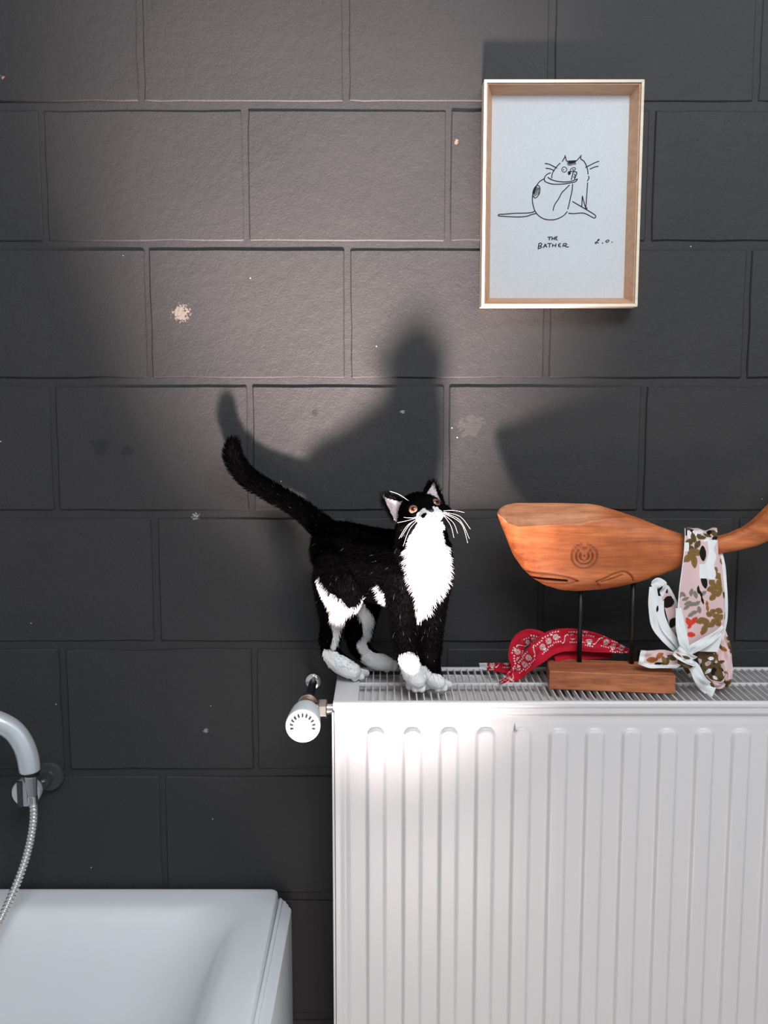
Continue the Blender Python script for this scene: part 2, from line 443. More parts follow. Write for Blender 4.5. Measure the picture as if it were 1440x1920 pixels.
# slats share one mesh
sm_ = MB().box(-.00085, .00085, RY0 + .0062, RY1 - .0005, -.0085, -.0008).build('slat_source', M_RAD, None, smooth=False)
slat_me = sm_.data; bpy.data.objects.remove(sm_)
x = GX0 + .0092
while x < RX1 - .008:
    o = bpy.data.objects.new('slat', slat_me); COL.objects.link(o); o.parent = grille
    o.location = Vector((x, 0, RZ1)) - Vector(world_loc(grille))
    x += 0.01012
# a chip in the enamel, as a small dark smear on the front panel
ch = MB(); q = on_y(965, 1367, RY0 - .0016)
ch.tube([q + np.array([0, 0, .009]), q + np.array([.0004, 0, .002]), q + np.array([-.0008, 0, -.001]), q + np.array([.0006, 0, -.004])], [.0001, .0006, .0009, .0002], 6)
ch.tube([q + np.array([.0002, 0, 0]), q + np.array([.005, 0, -.005])], [.0006, .0001], 6)
ch.build('enamel_chip', new_mat('bare_steel_chip', (0.22, 0.15, 0.14), 0.6), fp)

# ------------------------------------------------------------------ radiator valve (its axis runs out of the wall)
A = on_y(588, 1275, 0)
ax, az = A[0], A[2]
val = thing('radiator_valve', (ax, -.12, az), 'white thermostat valve on nickel fittings at the radiator left side', 'valve')
def lathe_y(prof, n=40, cx=ax, cz=az):
    m = MB(); m.rings([[(cx + r * math.cos(2 * PI * k / n), y, cz + r * math.sin(2 * PI * k / n)) for k in range(n)] for (y, r) in prof]); return m
lathe_y([(-.004, .0125), (-.0075, .0120), (-.0085, .0098), (-.0085, .0066)]).build('wall_rosette', M_CHROME, val, angle=30)
lathe_y([(-.009, .0066), (-.0105, .0106), (-.013, .0108), (-.014, .0064)]).build('wall_nut', M_CHROME, val, angle=30)
lathe_y([(0, .0062), (-.105, .0062)]).build('supply_pipe', M_PIPE, val, angle=40)
lathe_y([(-.100, .0085), (-.103, .0125), (-.116, .0130), (-.118, .0105), (-.150, .0105), (-.152, .0150), (-.160, .0150), (-.161, .012)]).build('valve_body', M_BRASS, val, angle=30)
lathe_y([(-.116, .0140), (-.121, .0148), (-.1225, .0135)]).build('collar', M_NICKEL, val, angle=30)
hd = MB(); n = 48
lathe_y([(-.155, .0150), (-.157, .0185), (-.165, .0205), (-.180, .0218), (-.205, .0236), (-.211, .0238), (-.2135, .0230), (-.2140, .0214), (-.2125, .0206), (-.2125, .0190), (-.2150, .0120), (-.2155, .0)], 56).build('thermostat_head', M_PLASTIC, val, angle=30)
for k in range(11):
    a = PI / 2 + (k - 5) * 0.36; r0, r1 = .0128, .0172
    ca, sa = math.cos(a), math.sin(a); w = .0011 * (1.0 if abs(k - 5) < 3 else .7)
    vs = []
    for y in (-.2152, -.2110):
        for (r, t) in ((r0, -w), (r1, -w), (r1, w), (r0, w)): vs.append((ax + r * ca - t * sa, y - (0 if y > -.213 else 0), az + r * sa + t * ca))
    MB().add(vs, [(0, 1, 2, 3), (7, 6, 5, 4), (0, 4, 5, 1), (1, 5, 6, 2), (2, 6, 7, 3), (3, 7, 4, 0)]).build('vent_slot', M_BLACK, val, smooth=False)
def lathe_x(prof, cy, cz, n=24, off=0.0):
    m = MB(); m.rings([[(x, cy + r * math.cos(2 * PI * k / n + off), cz + r * math.sin(2 * PI * k / n + off)) for k in range(n)] for (x, r) in prof]); return m
lathe_x([(ax, .0095), (ax + .022, .0095), (RX0 - .008, .0085), (RX0 + .001, .0085)], -.140, az).build('union_pipe', M_NICKEL, val, angle=30)
xn0, xn1 = ax + .0165, ax + .0290
lathe_x([(xn0, .0110), (xn0 + .001, .0140), (xn1 - .001, .0140), (xn1, .0110)], -.140, az, 6, PI / 6).build('union_nut', M_NICKEL, val, smooth=False, bevel=.0006)

# ------------------------------------------------------------------ bath
BX0, BX1, BY0, BY1, BZ = -1.88, -0.1670, -0.76, -0.0110, 0.551
bath = thing('bathtub', ((BX0 + BX1) / 2, (BY0 + BY1) / 2, 0), 'white acrylic bathtub with a wide rim against the dark wall', 'bathtub')
def rrect(inset, z, r, n=8):
    x0, x1, y0, y1 = BX0 + inset, BX1 - inset, BY0 + inset, BY1 - inset; out = []
    for (cx, cy, a0) in ((x1 - r, y1 - r, 0), (x0 + r, y1 - r, PI / 2), (x0 + r, y0 + r, PI), (x1 - r, y0 + r, 1.5 * PI)):
        for i in range(n + 1):
            a = a0 + PI / 2 * i / n; out.append((cx + r * math.cos(a), cy + r * math.sin(a), z))
    return out
m = MB()
m.rings([rrect(.004, BZ - .045, .010), rrect(.0005, BZ - .040, .011), rrect(0, BZ - .006, .012), rrect(.0015, BZ - .002, .012), rrect(.006, BZ, .012), rrect(.045, BZ - .001, .04), rrect(.058, BZ - .004, .06), rrect(.068, BZ - .011, .08),
         rrect(.078, BZ - .026, .10), rrect(.095, BZ - .075, .12), rrect(.120, BZ - .17, .14), rrect(.150, BZ - .28, .15), rrect(.18, BZ - .345, .15), rrect(.225, BZ - .375, .14), rrect(.27, BZ - .383, .10)], cap0=False, cap1=True)
sh = m.build('shell', M_BATH, bath, smooth=True)
sd = sh.modifiers.new('sub', 'SUBSURF'); sd.levels = 1; sd.render_levels = 2
# right-hand panel: broken back corner, top ledge a little below the rim
def prism(poly, z0, z1):
    m = MB(); m.rings([[(x, y, z) for x, y in poly] for z in (z0, z1)]); return m
prism([(-.172, -.75), (-.1475, -.75), (-.1460, -.4), (-.1450, -.040), (-.1470, -.034), (-.1500, -.030), (-.1520, -.022), (-.1545, -.020), (-.1560, -.014), (-.1600, -.010), (-.172, -.004)], 0.0, BZ - .022).build('side_panel', M_PANEL, bath, smooth=False, bevel=.003, segs=3)
prism([(-.1685, -.74), (-.1625, -.74), (-.1605, -.018), (-.1665, -.012)], BZ - .030, BZ - .0155).build('sealant_bead', M_PANEL, bath, smooth=False, bevel=.002)
MB().box(BX0 + .01, BX1 + .01, BY0 - .012, BY0 + .008, 0.0, BZ - .022).build('front_panel', M_PANEL, bath, bevel=.003)

# ------------------------------------------------------------------ hand shower, holder and hose
q0 = on_y(95, 1452, 0); q1 = on_y(50, 1485, -.062)
hold = thing('shower_holder', (q0[0], 0, q0[2]), 'shower bracket with round knob on the black wall', 'shower holder')
lathe_y([(-.002, .0235), (-.010, .0235), (-.014, .0210), (-.0145, 0.0)], 40, q0[0], q0[2]).build('wall_flange', M_DARKCHROME, hold, angle=30)
MB().tube([(q0[0], -.012, q0[2]), (q0[0] - .006, -.034, q0[2] - .006), (q1[0] + .004, -.056, q1[2] + .004)], [.0095, .009, .009], 20).build('arm', M_CHROME, hold)
lathe_y([(-.050, .0170), (-.053, .0212), (-.066, .0214), (-.0685, .0200), (-.0690, 0.0)], 40, q1[0], q1[2]).build('round_knob', M_GREY, hold, angle=30)
MB().box(q1[0] - .0115, q1[0] - .0035, -.0715, -.066, q1[2] - .0195, q1[2] + .0195).build('knob_slot', M_DARKCHROME, hold, bevel=.0008)
hsY = -.088
def pt(px, py, y=hsY): return on_y(px, py, y)
hs = thing('hand_shower', pt(56, 1450), 'curved grey shower handle hanging in the wall holder', 'hand shower')
hp = catmull([pt(56, 1447), pt(52, 1420), pt(43, 1395), pt(27, 1372), pt(4, 1357, -.092), pt(-30, 1346, -.10), pt(-62, 1343, -.112)], 8)
rr = [(.0158 if i else .0140) for i in range(len(hp))]
rr = [float(np.interp(i / (len(hp) - 1), [0, .02, .1, .5, .8, 1], [.0135, .0152, .0158, .0158, .0160, .019])) for i in range(len(hp))]
MB().tube(hp, rr, 28).build('handle', M_HAND, hs, angle=50)
MB().tube([pt(57, 1445), pt(56.5, 1452)], [.0132, .0128], 28).build('seal_ring', M_BLACK, hs, angle=40)
cn = MB().tube([pt(56, 1450), pt(57, 1456), pt(61, 1500)], [.0098, .0098, .0066], 10); cn.build('cone_connector', M_CHROME, hs, smooth=False)
# spray head beyond the frame
hc = pt(-105, 1352, -.125)
hh = MB(); hh.tube([hc + np.array([0, .012, .010]), hc + np.array([0, .004, .006]), hc + np.array([0, -.004, 0]), hc + np.array([.0, -.010, -.004])], [.016, .036, .042, .040], 36); hh.build('spray_head', M_HAND, hs, angle=40)
hb = thing('shower_hose', pt(63, 1500), 'ribbed steel shower hose hanging from the handle into the bath', 'hose')
hpts = catmull([pt(61, 1497), pt(63.5, 1525), pt(60, 1560), pt(50, 1604, -.09), pt(34, 1650, -.10), pt(14, 1697, -.115), pt(-14, 1755, -.14), pt(-60, 1850, -.19), pt(-130, 1960, -.26)], 40)
L = [0.0]
for i in range(1, len(hpts)): L.append(L[-1] + float(np.linalg.norm(hpts[i] - hpts[i - 1])))
NL = 1100; ss = np.linspace(0, L[-1], NL); HP = np.array(hpts)
P = np.stack([np.interp(ss, L, HP[:, k]) for k in range(3)], -1)
ph = (ss / 0.0058) % 1.0
rad_ = .0063 - .0017 * np.exp(-((ph - .5) / .16) ** 2)
MB().tube(list(P), list(map(float, rad_)), 18).build('hose_sleeve', M_HOSE, hb)
MB().tube([pt(60.5, 1492), pt(61.5, 1503)], [.0078, .0076], 20).build('hose_nut', M_CHROME, hb, angle=40)

# ------------------------------------------------------------------ framed drawing
FYF, FYB, FYP = -.040, -.006, -.012        # front face, back, paper
c4 = [on_y(*p, FYF) for p in ((908, 148), (1211, 149), (1193.5, 575), (902.5, 575))]
fx0 = (c4[0][0] + c4[3][0]) / 2; fx1 = (c4[1][0] + c4[2][0]) / 2; fz1 = (c4[0][2] + c4[1][2]) / 2; fz0 = (c4[2][2] + c4[3][2]) / 2
pic = thing('framed_drawing', ((fx0 + fx1) / 2, -.005, fz0), 'pale wooden frame with an ink drawing of a cat, hung on the dark wall', 'picture')
lw = .0042
def frame_bar(p0, p1, inward):
    p0 = np.array(p0, float); p1 = np.array(p1, float); d = (p1 - p0) / np.linalg.norm(p1 - p0); i = np.array(inward, float)
    def ring(p, s):
        # section: outer back, outer front, inner front lip, inner back ; mitred
        r = []
        for (u, y) in ((0, FYB), (0, FYF), (lw, FYF), (lw, FYB)): r.append((p[0] + i[0] * u + d[0] * u * s, y, p[1] + i[1] * u + d[1] * u * s))
        return r
    m = MB(); m.rings([ring(p0, 1), ring(p1, -1)]); return m
def spacer(p0, p1, inward, w):
    p0 = np.array(p0, float); p1 = np.array(p1, float); d = (p1 - p0) / np.linalg.norm(p1 - p0); i = np.array(inward, float)
    def ring(p, s):
        r = []
        for (u, y) in ((lw + .0001, FYB - .001), (lw + .0001, FYF + .003), (lw + .0022, FYF + .003), (w, FYP - .0004), (w, FYB - .001)): r.append((p[0] + i[0] * u + d[0] * u * s, y, p[1] + i[1] * u + d[1] * u * s))
        return r
    m = MB(); m.rings([ring(p0, 1), ring(p1, -1)]); return m
cor = [(fx0, fz1), (fx1, fz1), (fx1, fz0), (fx0, fz0)]; inw = [(0, -1), (-1, 0), (0, 1), (1, 0)]
for k in range(4):
    frame_bar(cor[k], cor[(k + 1) % 4], inw[k]).build('frame_rail', M_FRAME, pic, smooth=False, bevel=.0006)
    spacer(cor[k], cor[(k + 1) % 4], inw[k], .0145).build('inner_slip', M_SPACER, pic, smooth=False)
MB().box(fx0 + lw, fx1 - lw, FYP, FYB, fz0 + lw, fz1 - lw).build('backing_board', M_SPACER, pic, smooth=False)
pap = MB().box(fx0 + .0135, fx1 - .0135, FYP - .0007, FYP + .0001, fz0 + .0135, fz1 - .0135).build('paper', M_PAPER, pic, smooth=False)
MB().box(fx0 + lw, fx1 - lw, FYF + .0012, FYF + .0026, fz0 + lw, fz1 - lw).build('glass_pane', M_GLASS, pic, smooth=False)
IY = FYP - .0010
ink = MB()
def dz(X, Y): return on_y(920 + X / 5.76, 270 + Y / 5.76, IY)
def stroke(pts, w=1.7, k=6, sm=True):
    P = [dz(*p) for p in pts]
    if sm and len(P) > 2: P = catmull(P, k)
    P = np.array(P); hw = w / 2 * px2m(IY); n = len(P)
    T = np.gradient(P, axis=0); T /= (np.linalg.norm(T, axis=1)[:, None] + 1e-12)
    Nn = np.stack([-T[:, 2], np.zeros(n), T[:, 0]], -1)
    vs = []
    for i in range(n): vs += [P[i] + Nn[i] * hw, P[i] - Nn[i] * hw]
    # thin but solid line of ink
    back = [v + np.array([0, .00025, 0]) for v in vs]
    f = []
    for i in range(n - 1):
        a = 2 * i; f += [(a, a + 2, a + 3, a + 1)]; b = a + 2 * n; f += [(b, b + 1, b + 3, b + 2), (a, b, b + 2, a + 2), (a + 1, a + 3, b + 3, b + 1)]
    ink.add(vs + back, f)
def ell(cx, cy, rx, ry, rot=0, w=1.3):
    stroke([(cx + rx * math.cos(t) * math.cos(rot) - ry * math.sin(t) * math.sin(rot), cy + rx * math.cos(t) * math.sin(rot) + ry * math.sin(t) * math.cos(rot)) for t in np.linspace(0, 2 * PI, 20)], w, 2)
st = stroke
# head, ears
st([(660, 372), (662, 335), (680, 290), (715, 242), (752, 205)]); st([(772, 192), (803, 140), (802, 122)], sm=False); st([(802, 122), (820, 186)], sm=False)
st([(820, 186), (930, 180)], sm=False); st([(930, 180), (965, 140), (982, 120)], sm=False); st([(972, 138), (976, 165), (1000, 178), (1025, 215), (1045, 270), (1052, 328)])
st([(1056, 345), (1062, 365), (1052, 388), (1042, 402)]); st([(1047, 415), (1040, 520), (1030, 660), (1022, 695)])
st([(1022, 695), (1040, 700), (1038, 682)]); st([(1026, 690), (1005, 620), (990, 560)]); st([(990, 560), (984, 675)], sm=False)
# forehead patch hatching
for x0 in range(832, 918, 12): st([(x0, 186), (x0 - 2, 218), (x0 + 8, 238 - abs(x0 - 850) * .45)], 1.0, 3)
for k in range(5): st([(845 + k * 6, 188), (838 + k * 8, 205), (848 + k * 7, 212)], 1.1, 3)
for k in range(7): st([(870 + k * 8, 186), (862 + k * 8, 203 + (6 - k) * 1.5)], 1.8, 2)
for k in range(6): st([(885 + k * 7, 184), (882 + k * 6, 204 - k * 2)], 2.0, 2)
# eyes, nose, mouth
ell(795, 276, 27, 28); ell(787, 278, 3, 3); ell(888, 276, 30, 17, -0.5); ell(890, 278, 3, 3)
st([(838, 295), (850, 308), (864, 305), (852, 298), (838, 312), (845, 330), (858, 322), (866, 318)]); ell(849, 312, 7, 7); ell(851, 322, 5, 5)
# raised leg near the mouth
st([(870, 388), (885, 330), (893, 303), (912, 300), (930, 308), (920, 345), (903, 382)]); st([(905, 322), (914, 345)]); st([(897, 350), (906, 366)])
# whiskers
st([(585, 210), (630, 218), (680, 242), (718, 262)]); st([(593, 262), (640, 268), (690, 290)]); st([(1022, 255), (1080, 225), (1130, 200), (1173, 186)]); st([(1070, 273), (1120, 250), (1165, 240)])
# tub-like arm
st([(650, 310), (615, 325), (585, 355), (582, 395), (615, 418), (680, 434), (780, 432), (860, 420), (915, 408), (938, 380)])
st([(616, 358), (655, 384), (720, 403), (800, 410), (870, 402), (938, 376)])
# body
st([(580, 375), (530, 405), (490, 460), (462, 520), (450, 590), (458, 660), (480, 725), (520, 775), (580, 810), (650, 820), (720, 808), (785, 775), (830, 728)])
st([(885, 430), (880, 500), (862, 580), (845, 660), (832, 706)]); st([(852, 442), (800, 495), (770, 525), (735, 590), (695, 650), (680, 690), (674, 722)])
# flank patch
ell(494, 515, 36, 70, 0.28, 1.5)
for k in range(0, 8, 2): st([(470 + k * 8, 570 - k * 4), (478 + k * 7, 520 - k * 5), (496 + k * 6, 462 + k * 2)], 1.3, 3)
for k in range(4): st([(456 + k * 5, 555 - k * 10), (470 + k * 6, 500 - k * 8)], 1.4, 2)
# tail and feet
st([(478, 722), (450, 738), (380, 746), (270, 748), (150, 758), (95, 760), (82, 770), (98, 778), (200, 785), (310, 788), (390, 780), (440, 762), (490, 750)])
st([(882, 620), (960, 665), (1040, 712), (1110, 755), (1135, 778), (1118, 800), (1060, 770), (1010, 748), (960, 746), (900, 752), (838, 748)])
ink.build('cat_line_drawing', M_INK, pic, smooth=False)['label'] = 'black ink line drawing of a seated cat'
ink = MB()
# THE
st([(615, 1008), (660, 1004)], 1.7, sm=False); st([(638, 1008), (632, 1040)], 1.7, sm=False); st([(666, 1004), (660, 1040)], 1.7, sm=False); st([(692, 1000), (686, 1038)], 1.7, sm=False); st([(664, 1022), (690, 1020)], 1.6, sm=False)
st([(722, 998), (706, 1005), (702, 1020), (706, 1034), (724, 1034)], 1.6); st([(704, 1017), (718, 1015)], 1.6, sm=False)
# BATHER
st([(522, 1072), (512, 1138)], 1.8, sm=False); st([(518, 1078), (540, 1070), (552, 1082), (540, 1098), (522, 1104)], 1.7); st([(522, 1104), (545, 1106), (548, 1118), (530, 1126), (514, 1128)], 1.7)
st([(566, 1124), (592, 1078)], 1.7, sm=False); st([(592, 1078), (606, 1118)], 1.7, sm=False); st([(574, 1106), (602, 1102)], 1.6, sm=False)
st([(612, 1076), (660, 1074)], 1.7, sm=False); st([(638, 1076), (634, 1118)], 1.7, sm=False)
st([(672, 1078), (666, 1114)], 1.7, sm=False); st([(706, 1074), (700, 1114)], 1.7, sm=False); st([(670, 1096), (704, 1094)], 1.6, sm=False)
st([(758, 1074), (738, 1080), (732, 1094), (738, 1108), (760, 1110)], 1.6); st([(734, 1093), (752, 1092)], 1.6, sm=False)
st([(786, 1076), (780, 1112)], 1.7, sm=False); st([(784, 1080), (810, 1074), (822, 1084), (808, 1096), (786, 1098)], 1.6); st([(796, 1098), (820, 1112), (845, 1112)], 1.6)
ink.build('title_lettering', M_INK, pic, smooth=False)['label'] = 'handwritten title THE BATHER'
ink = MB()
st([(1168, 1026), (1150, 1050), (1138, 1076), (1128, 1070), (1136, 1060), (1150, 1062), (1160, 1070), (1164, 1062)], 1.5); st([(1168, 1026), (1172, 1036), (1152, 1050)], 1.5)
ell(1208, 1070, 3, 3); st([(1240, 1056), (1250, 1044), (1266, 1038), (1278, 1042), (1270, 1056), (1252, 1062), (1246, 1052)], 1.5); ell(1310, 1060, 2, 2)
ink.build('signature', M_INK, pic, smooth=False)['label'] = 'small ink initials at the lower right'

# ------------------------------------------------------------------ wooden whale on its stand
SLB = .0265                                # base block height
rodA = on_z(1086, 1241, RZ1 + SLB); rodB = on_z(1184, 1244, RZ1 + SLB)
slope = (rodB[1] - rodA[1]) / (rodB[0] - rodA[0])
def yc(x): return rodA[1] + slope * (x - rodA[0])
wh = thing('whale_sculpture', ((rodA[0] + rodB[0]) / 2, (rodA[1] + rodB[1]) / 2, RZ1), 'carved orange wooden whale on two black rods and a block base', 'sculpture')
fl = on_z(1029, 1292.5, RZ1); fr = on_z(1266, 1302, RZ1); bl = on_z(1020, 1262, RZ1)
dv = (fr - fl); wd = np.linalg.norm(dv); dv /= wd; nv = np.array([-dv[1], dv[0], 0]); dep = .068
P4 = [fl, fr, fr + nv * dep, fl + nv * dep - dv * .002]
bs = MB(); bs.rings([[(p[0], p[1], RZ1) for p in P4], [(p[0], p[1], RZ1 + SLB) for p in P4]])
bs.build('base_block', M_BASE, wh, smooth=False, bevel=.0016, segs=2)
def solve_xz(px, py):
    y = -.13
    for _ in range(4):
        q = on_y(px, py, y); y = yc(q[0])
    return q[0], q[2]
top = [(932.5, 962), (937, 954), (949, 947), (967, 943.5), (1040, 943.5), (1106, 945), (1125, 948), (1162, 959), (1200, 972), (1237, 987), (1275, 1000), (1300, 1007), (1342, 1007), (1369, 999.5), (1395, 988), (1417, 971), (1440, 950), (1470, 920), (1505, 880)]
bot = [(932.5, 964), (936, 975), (945, 997), (962, 1040), (980, 1066), (997, 1082), (1020, 1096), (1050, 1105), (1080, 1107), (1125, 1104), (1162, 1098), (1200, 1089), (1237, 1077), (1275, 1062), (1297, 1047), (1342, 1038), (1380, 1032), (1414, 1024), (1440, 1012), (1470, 990), (1505, 950)]
T = np.array([solve_xz(*p) for p in top]); Bo = np.array([solve_xz(*p) for p in bot])
x0 = min(T[0, 0], Bo[0, 0]) ; x1 = min(T[-1, 0], Bo[-1, 0])
tt = np.linspace(0, 1, 430); xs = x0 + (x1 - x0) * (0.30 * tt ** 2 + 0.70 * tt)
def smooth_interp(x, A):
    xi = np.linspace(A[0, 0], A[-1, 0], 700); zi = np.interp(xi, A[:, 0], A[:, 1]); k = np.hanning(15); k /= k.sum()
    zs = np.convolve(np.pad(zi, 7, mode='edge'), k, mode='valid'); zs[:6] = zi[:6]; return np.interp(x, xi, zs)
zt = smooth_interp(xs, T); zb = smooth_interp(xs, Bo)
pxs = 720 + xs / px2m(-.13) * 1.0
def pxw(px): return solve_xz(px, 1030)[0]
hw = np.interp(xs, [pxw(q) for q in (932, 940, 960, 1000, 1060, 1150, 1240, 1300, 1400, 1440, 1505)], [.006, .013, .021, .028, .031, .029, .022, .015, .013, .022, .045])
cham = np.interp(xs, [pxw(q) for q in (932, 945, 967, 1080, 1114, 1165, 1220)], [.006, .022, .031, .027, .021, .007, .002])
NR = 220; th = np.linspace(0, 2 * PI, NR, endpoint=False)
e = 2 / 2.7
eyec = solve_xz(1088, 1036)
def seg_dist(px_, pz_, chain):
    d = np.full(px_.shape, 9.0)
    for (a, b) in zip(chain[:-1], chain[1:]):
        ab = np.array(b) - np.array(a); t = np.clip(((px_ - a[0]) * ab[0] + (pz_ - a[1]) * ab[1]) / (ab @ ab + 1e-12), 0, 1)
        d = np.minimum(d, np.hypot(px_ - a[0] - t * ab[0], pz_ - a[1] - t * ab[1]))
    return d
C, Sn = np.cos(th), np.sin(th)
YY = hw[:, None] * np.sign(C) * np.abs(C) ** e
ZZ = (zt + zb)[:, None] / 2 + (zt - zb)[:, None] / 2 * np.sign(Sn) * np.abs(Sn) ** e
u = np.clip((hw[:, None] * .25 - YY) / (1.25 * hw[:, None]), 0, 1)
ZZ = np.minimum(ZZ, np.maximum(zt[:, None] - cham[:, None] * u, (zt + zb)[:, None] / 2 + .0001))
XX = np.repeat(xs[:, None], NR, 1)
front = (YY < -0.2 * hw[:, None])
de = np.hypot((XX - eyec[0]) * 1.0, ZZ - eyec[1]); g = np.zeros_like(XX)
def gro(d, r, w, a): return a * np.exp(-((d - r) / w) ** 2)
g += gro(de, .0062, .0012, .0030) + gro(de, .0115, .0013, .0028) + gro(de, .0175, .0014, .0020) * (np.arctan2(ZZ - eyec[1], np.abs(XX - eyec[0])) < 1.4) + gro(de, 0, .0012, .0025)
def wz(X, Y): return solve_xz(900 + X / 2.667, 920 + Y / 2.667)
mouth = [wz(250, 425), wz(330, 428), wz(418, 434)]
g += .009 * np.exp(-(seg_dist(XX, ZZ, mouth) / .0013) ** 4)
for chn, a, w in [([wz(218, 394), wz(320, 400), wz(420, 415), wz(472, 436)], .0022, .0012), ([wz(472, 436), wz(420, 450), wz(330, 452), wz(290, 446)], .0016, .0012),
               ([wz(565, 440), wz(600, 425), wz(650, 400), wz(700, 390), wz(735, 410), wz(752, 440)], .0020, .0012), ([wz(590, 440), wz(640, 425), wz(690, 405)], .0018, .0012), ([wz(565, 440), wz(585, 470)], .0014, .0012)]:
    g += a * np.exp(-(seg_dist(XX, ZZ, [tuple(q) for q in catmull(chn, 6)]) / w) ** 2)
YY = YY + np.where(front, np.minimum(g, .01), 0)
Yw = np.array([yc(q) for q in xs])[:, None] + YY
V = np.stack([XX, Yw, ZZ], -1)
mw = MB(); mw.rings([list(V[i]) for i in range(len(xs))])
facet_lit_x = 1 - sstep(pxw(1085), pxw(1150), XX)
facet_lit = sstep(-.001, .003, ZZ - (zt - cham)[:, None]) * facet_lit_x * .75  # mask for the light painted onto the top chamfer
mw.c = [(q, q2, 0) for q, q2 in zip(np.clip(np.where(front, g, 0) / .0028, 0, .8).ravel(), facet_lit.ravel())]  # red: painted groove shade, green: painted facet light
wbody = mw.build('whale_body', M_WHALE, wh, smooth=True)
# flukes spreading sideways at the raised tail end
fe = V[-1].mean(0)
flk = MB()
prof = [(0, .026, .020), (.25, .030, .017), (.55, .026, .013), (.85, .015, .008), (1.0, .004, .003)]
for sgn in (-1, 1):
    flk.rings([[(fe[0] - .012 + .035 * t + ww * math.cos(a), fe[1] + sgn * .085 * t, fe[2] + .004 + .02 * t + tk * math.sin(a)) for a in np.linspace(0, 2 * PI, 24, endpoint=False)] for (t, ww, tk) in prof])
flk.build('tail_fluke', M_WHALE, wh)
for (b, tp) in ((rodA, (1089, 1102)), (rodB, (1187.5, 1088))):
    qx, qz = solve_xz(*tp)
    MB().tube([(b[0], b[1], RZ1 + SLB - .001), ((b[0] + qx) / 2, yc((b[0] + qx) / 2), (RZ1 + SLB + qz) / 2), (qx, yc(qx), qz + .006)], .0036, 18).build('rod', M_ROD, wh)

# ------------------------------------------------------------------ cloth strips
def strip(mb, pts, widths, wdirs, colf, nu=120, nv=40, fold=0.0, nf=2.0, seed=0, curl=0.0):
    """a band of cloth along pts (3D); widths (m) and width directions interpolated; colf(s, t, S, W) -> linear rgb"""
    P = np.array(catmull(pts, 16)); L = np.concatenate([[0], np.cumsum(np.linalg.norm(np.diff(P, axis=0), axis=1))])
    ss = np.linspace(0, L[-1], nu); Q = np.stack([np.interp(ss, L, P[:, k]) for k in range(3)], -1)
    key = np.linspace(0, 1, len(pts)); kk = np.interp(ss / L[-1], np.linspace(0, 1, len(P)), np.linspace(0, 1, len(P)))
    Lk = [L[min(16 * i, len(L) - 1)] / L[-1] for i in range(len(pts))]
    W = np.interp(ss / L[-1], Lk, widths); D = np.stack([np.interp(ss / L[-1], Lk, [d[k] for d in wdirs]) for k in range(3)], -1)
    Tn = np.gradient(Q, axis=0); Tn /= np.linalg.norm(Tn, axis=1)[:, None] + 1e-12
    D = D - Tn * (D * Tn).sum(1)[:, None]; D /= np.linalg.norm(D, axis=1)[:, None] + 1e-12
    Nn = np.cross(Tn, D)
    v = np.linspace(-.5, .5, nv); rs = np.random.RandomState(seed); p1, p2 = rs.uniform(0, 6, 2)
    VV = []; CC = []
    for i in range(nu):
        s = ss[i]
        h = fold * (np.sin(v * nf * 2 * PI + p1 + 9 * s / L[-1]) + .5 * np.sin(v * nf * 3.7 * PI + p2 - 14 * s / L[-1])) + curl * (v * 2) ** 2 * W[i]
        for j in range(nv):
            VV.append(Q[i] + D[i] * v[j] * W[i] + Nn[i] * h[j]); CC.append(colf(s, v[j] * W[i], L[-1], W[i]))
    F = [(i * nv + j, i * nv + j + 1, (i + 1) * nv + j + 1, (i + 1) * nv + j) for i in range(nu - 1) for j in range(nv - 1)]
    mb.add(VV, F, CC)

RED, DRED, WHT = (0.47, 0.012, 0.03), (0.20, 0.006, 0.016), (0.74, 0.70, 0.69)
def bandana_col(band=(-.2, .35), seed=0, border=None):
    def f(s, t, Sl, W):
        a = t / W; p = .0125
        if border and s < border: return (0.72, 0.72, 0.73)
        k = round(s / p); ds = s - k * p
        lo = (band[0] + band[1]) / 2 * W + .0022 * math.sin(k * 2.1)
        if k % 4 == 3: return WHT if abs(t - lo - .006 * math.sin(ds * 330)) < .0008 or math.hypot(ds - .002, t - lo - .004) < .001 else RED
        for (cy, r) in ((lo, .0050),):
            d = math.hypot(ds, t - cy); an = math.atan2(t - cy, ds)
            if d < .0012: return DRED
            if d < .0022: return WHT
            if d < .0031: return RED
            rr = .0040 + .0007 * math.cos(10 * an)
            if d < rr and (d > .0031): return WHT
        # rows of little petals and dots beside the rosettes
        for off, pp, r in ((lo + .0075, .0036, .0009), (lo - .0075, .0036, .0009)):
            kk = round(s / pp)
            if math.hypot(s - kk * pp, (t - off) * .8) < r: return WHT
        if abs(math.sin(s * 260 + 1.3 * math.sin(s * 90))) > .93 and abs(t - lo - .0048 * math.sin(s * 170)) < .0011: return WHT
        return RED
    return f
def plainred(s, t, Sl, W): return RED
band_ = MB(); UPZ = np.array([0, 0.0, 1.0])
def zpt(px, py, h=.0): return on_z(px, py, RZ1 + h)
gy = -.108
# main roll: from the pointed tip on the grille, up in an arch over the base and down to the right
strip(band_, [on_z(938, 1279, RZ1 + .003), on_z(968, 1262, RZ1 + .007), on_y(1004, 1228, -.108), on_y(1035, 1205, -.098), on_y(1075, 1200, -.089), on_y(1118, 1206, -.086), on_y(1150, 1213, -.083), on_y(1180, 1221, -.080)],
      [.004, .021, .030, .034, .033, .027, .018, .006], [np.array(q) for q in ((-.3, .3, .8), (-.3, .3, .8), (-.5, .25, .8), (-.35, .3, .9), (0, .3, 1), (.2, .3, 1), (.25, .3, 1), (.3, .2, 1))], bandana_col((.0, .25)), 260, 46, .0017, 1.4, 3, .10)
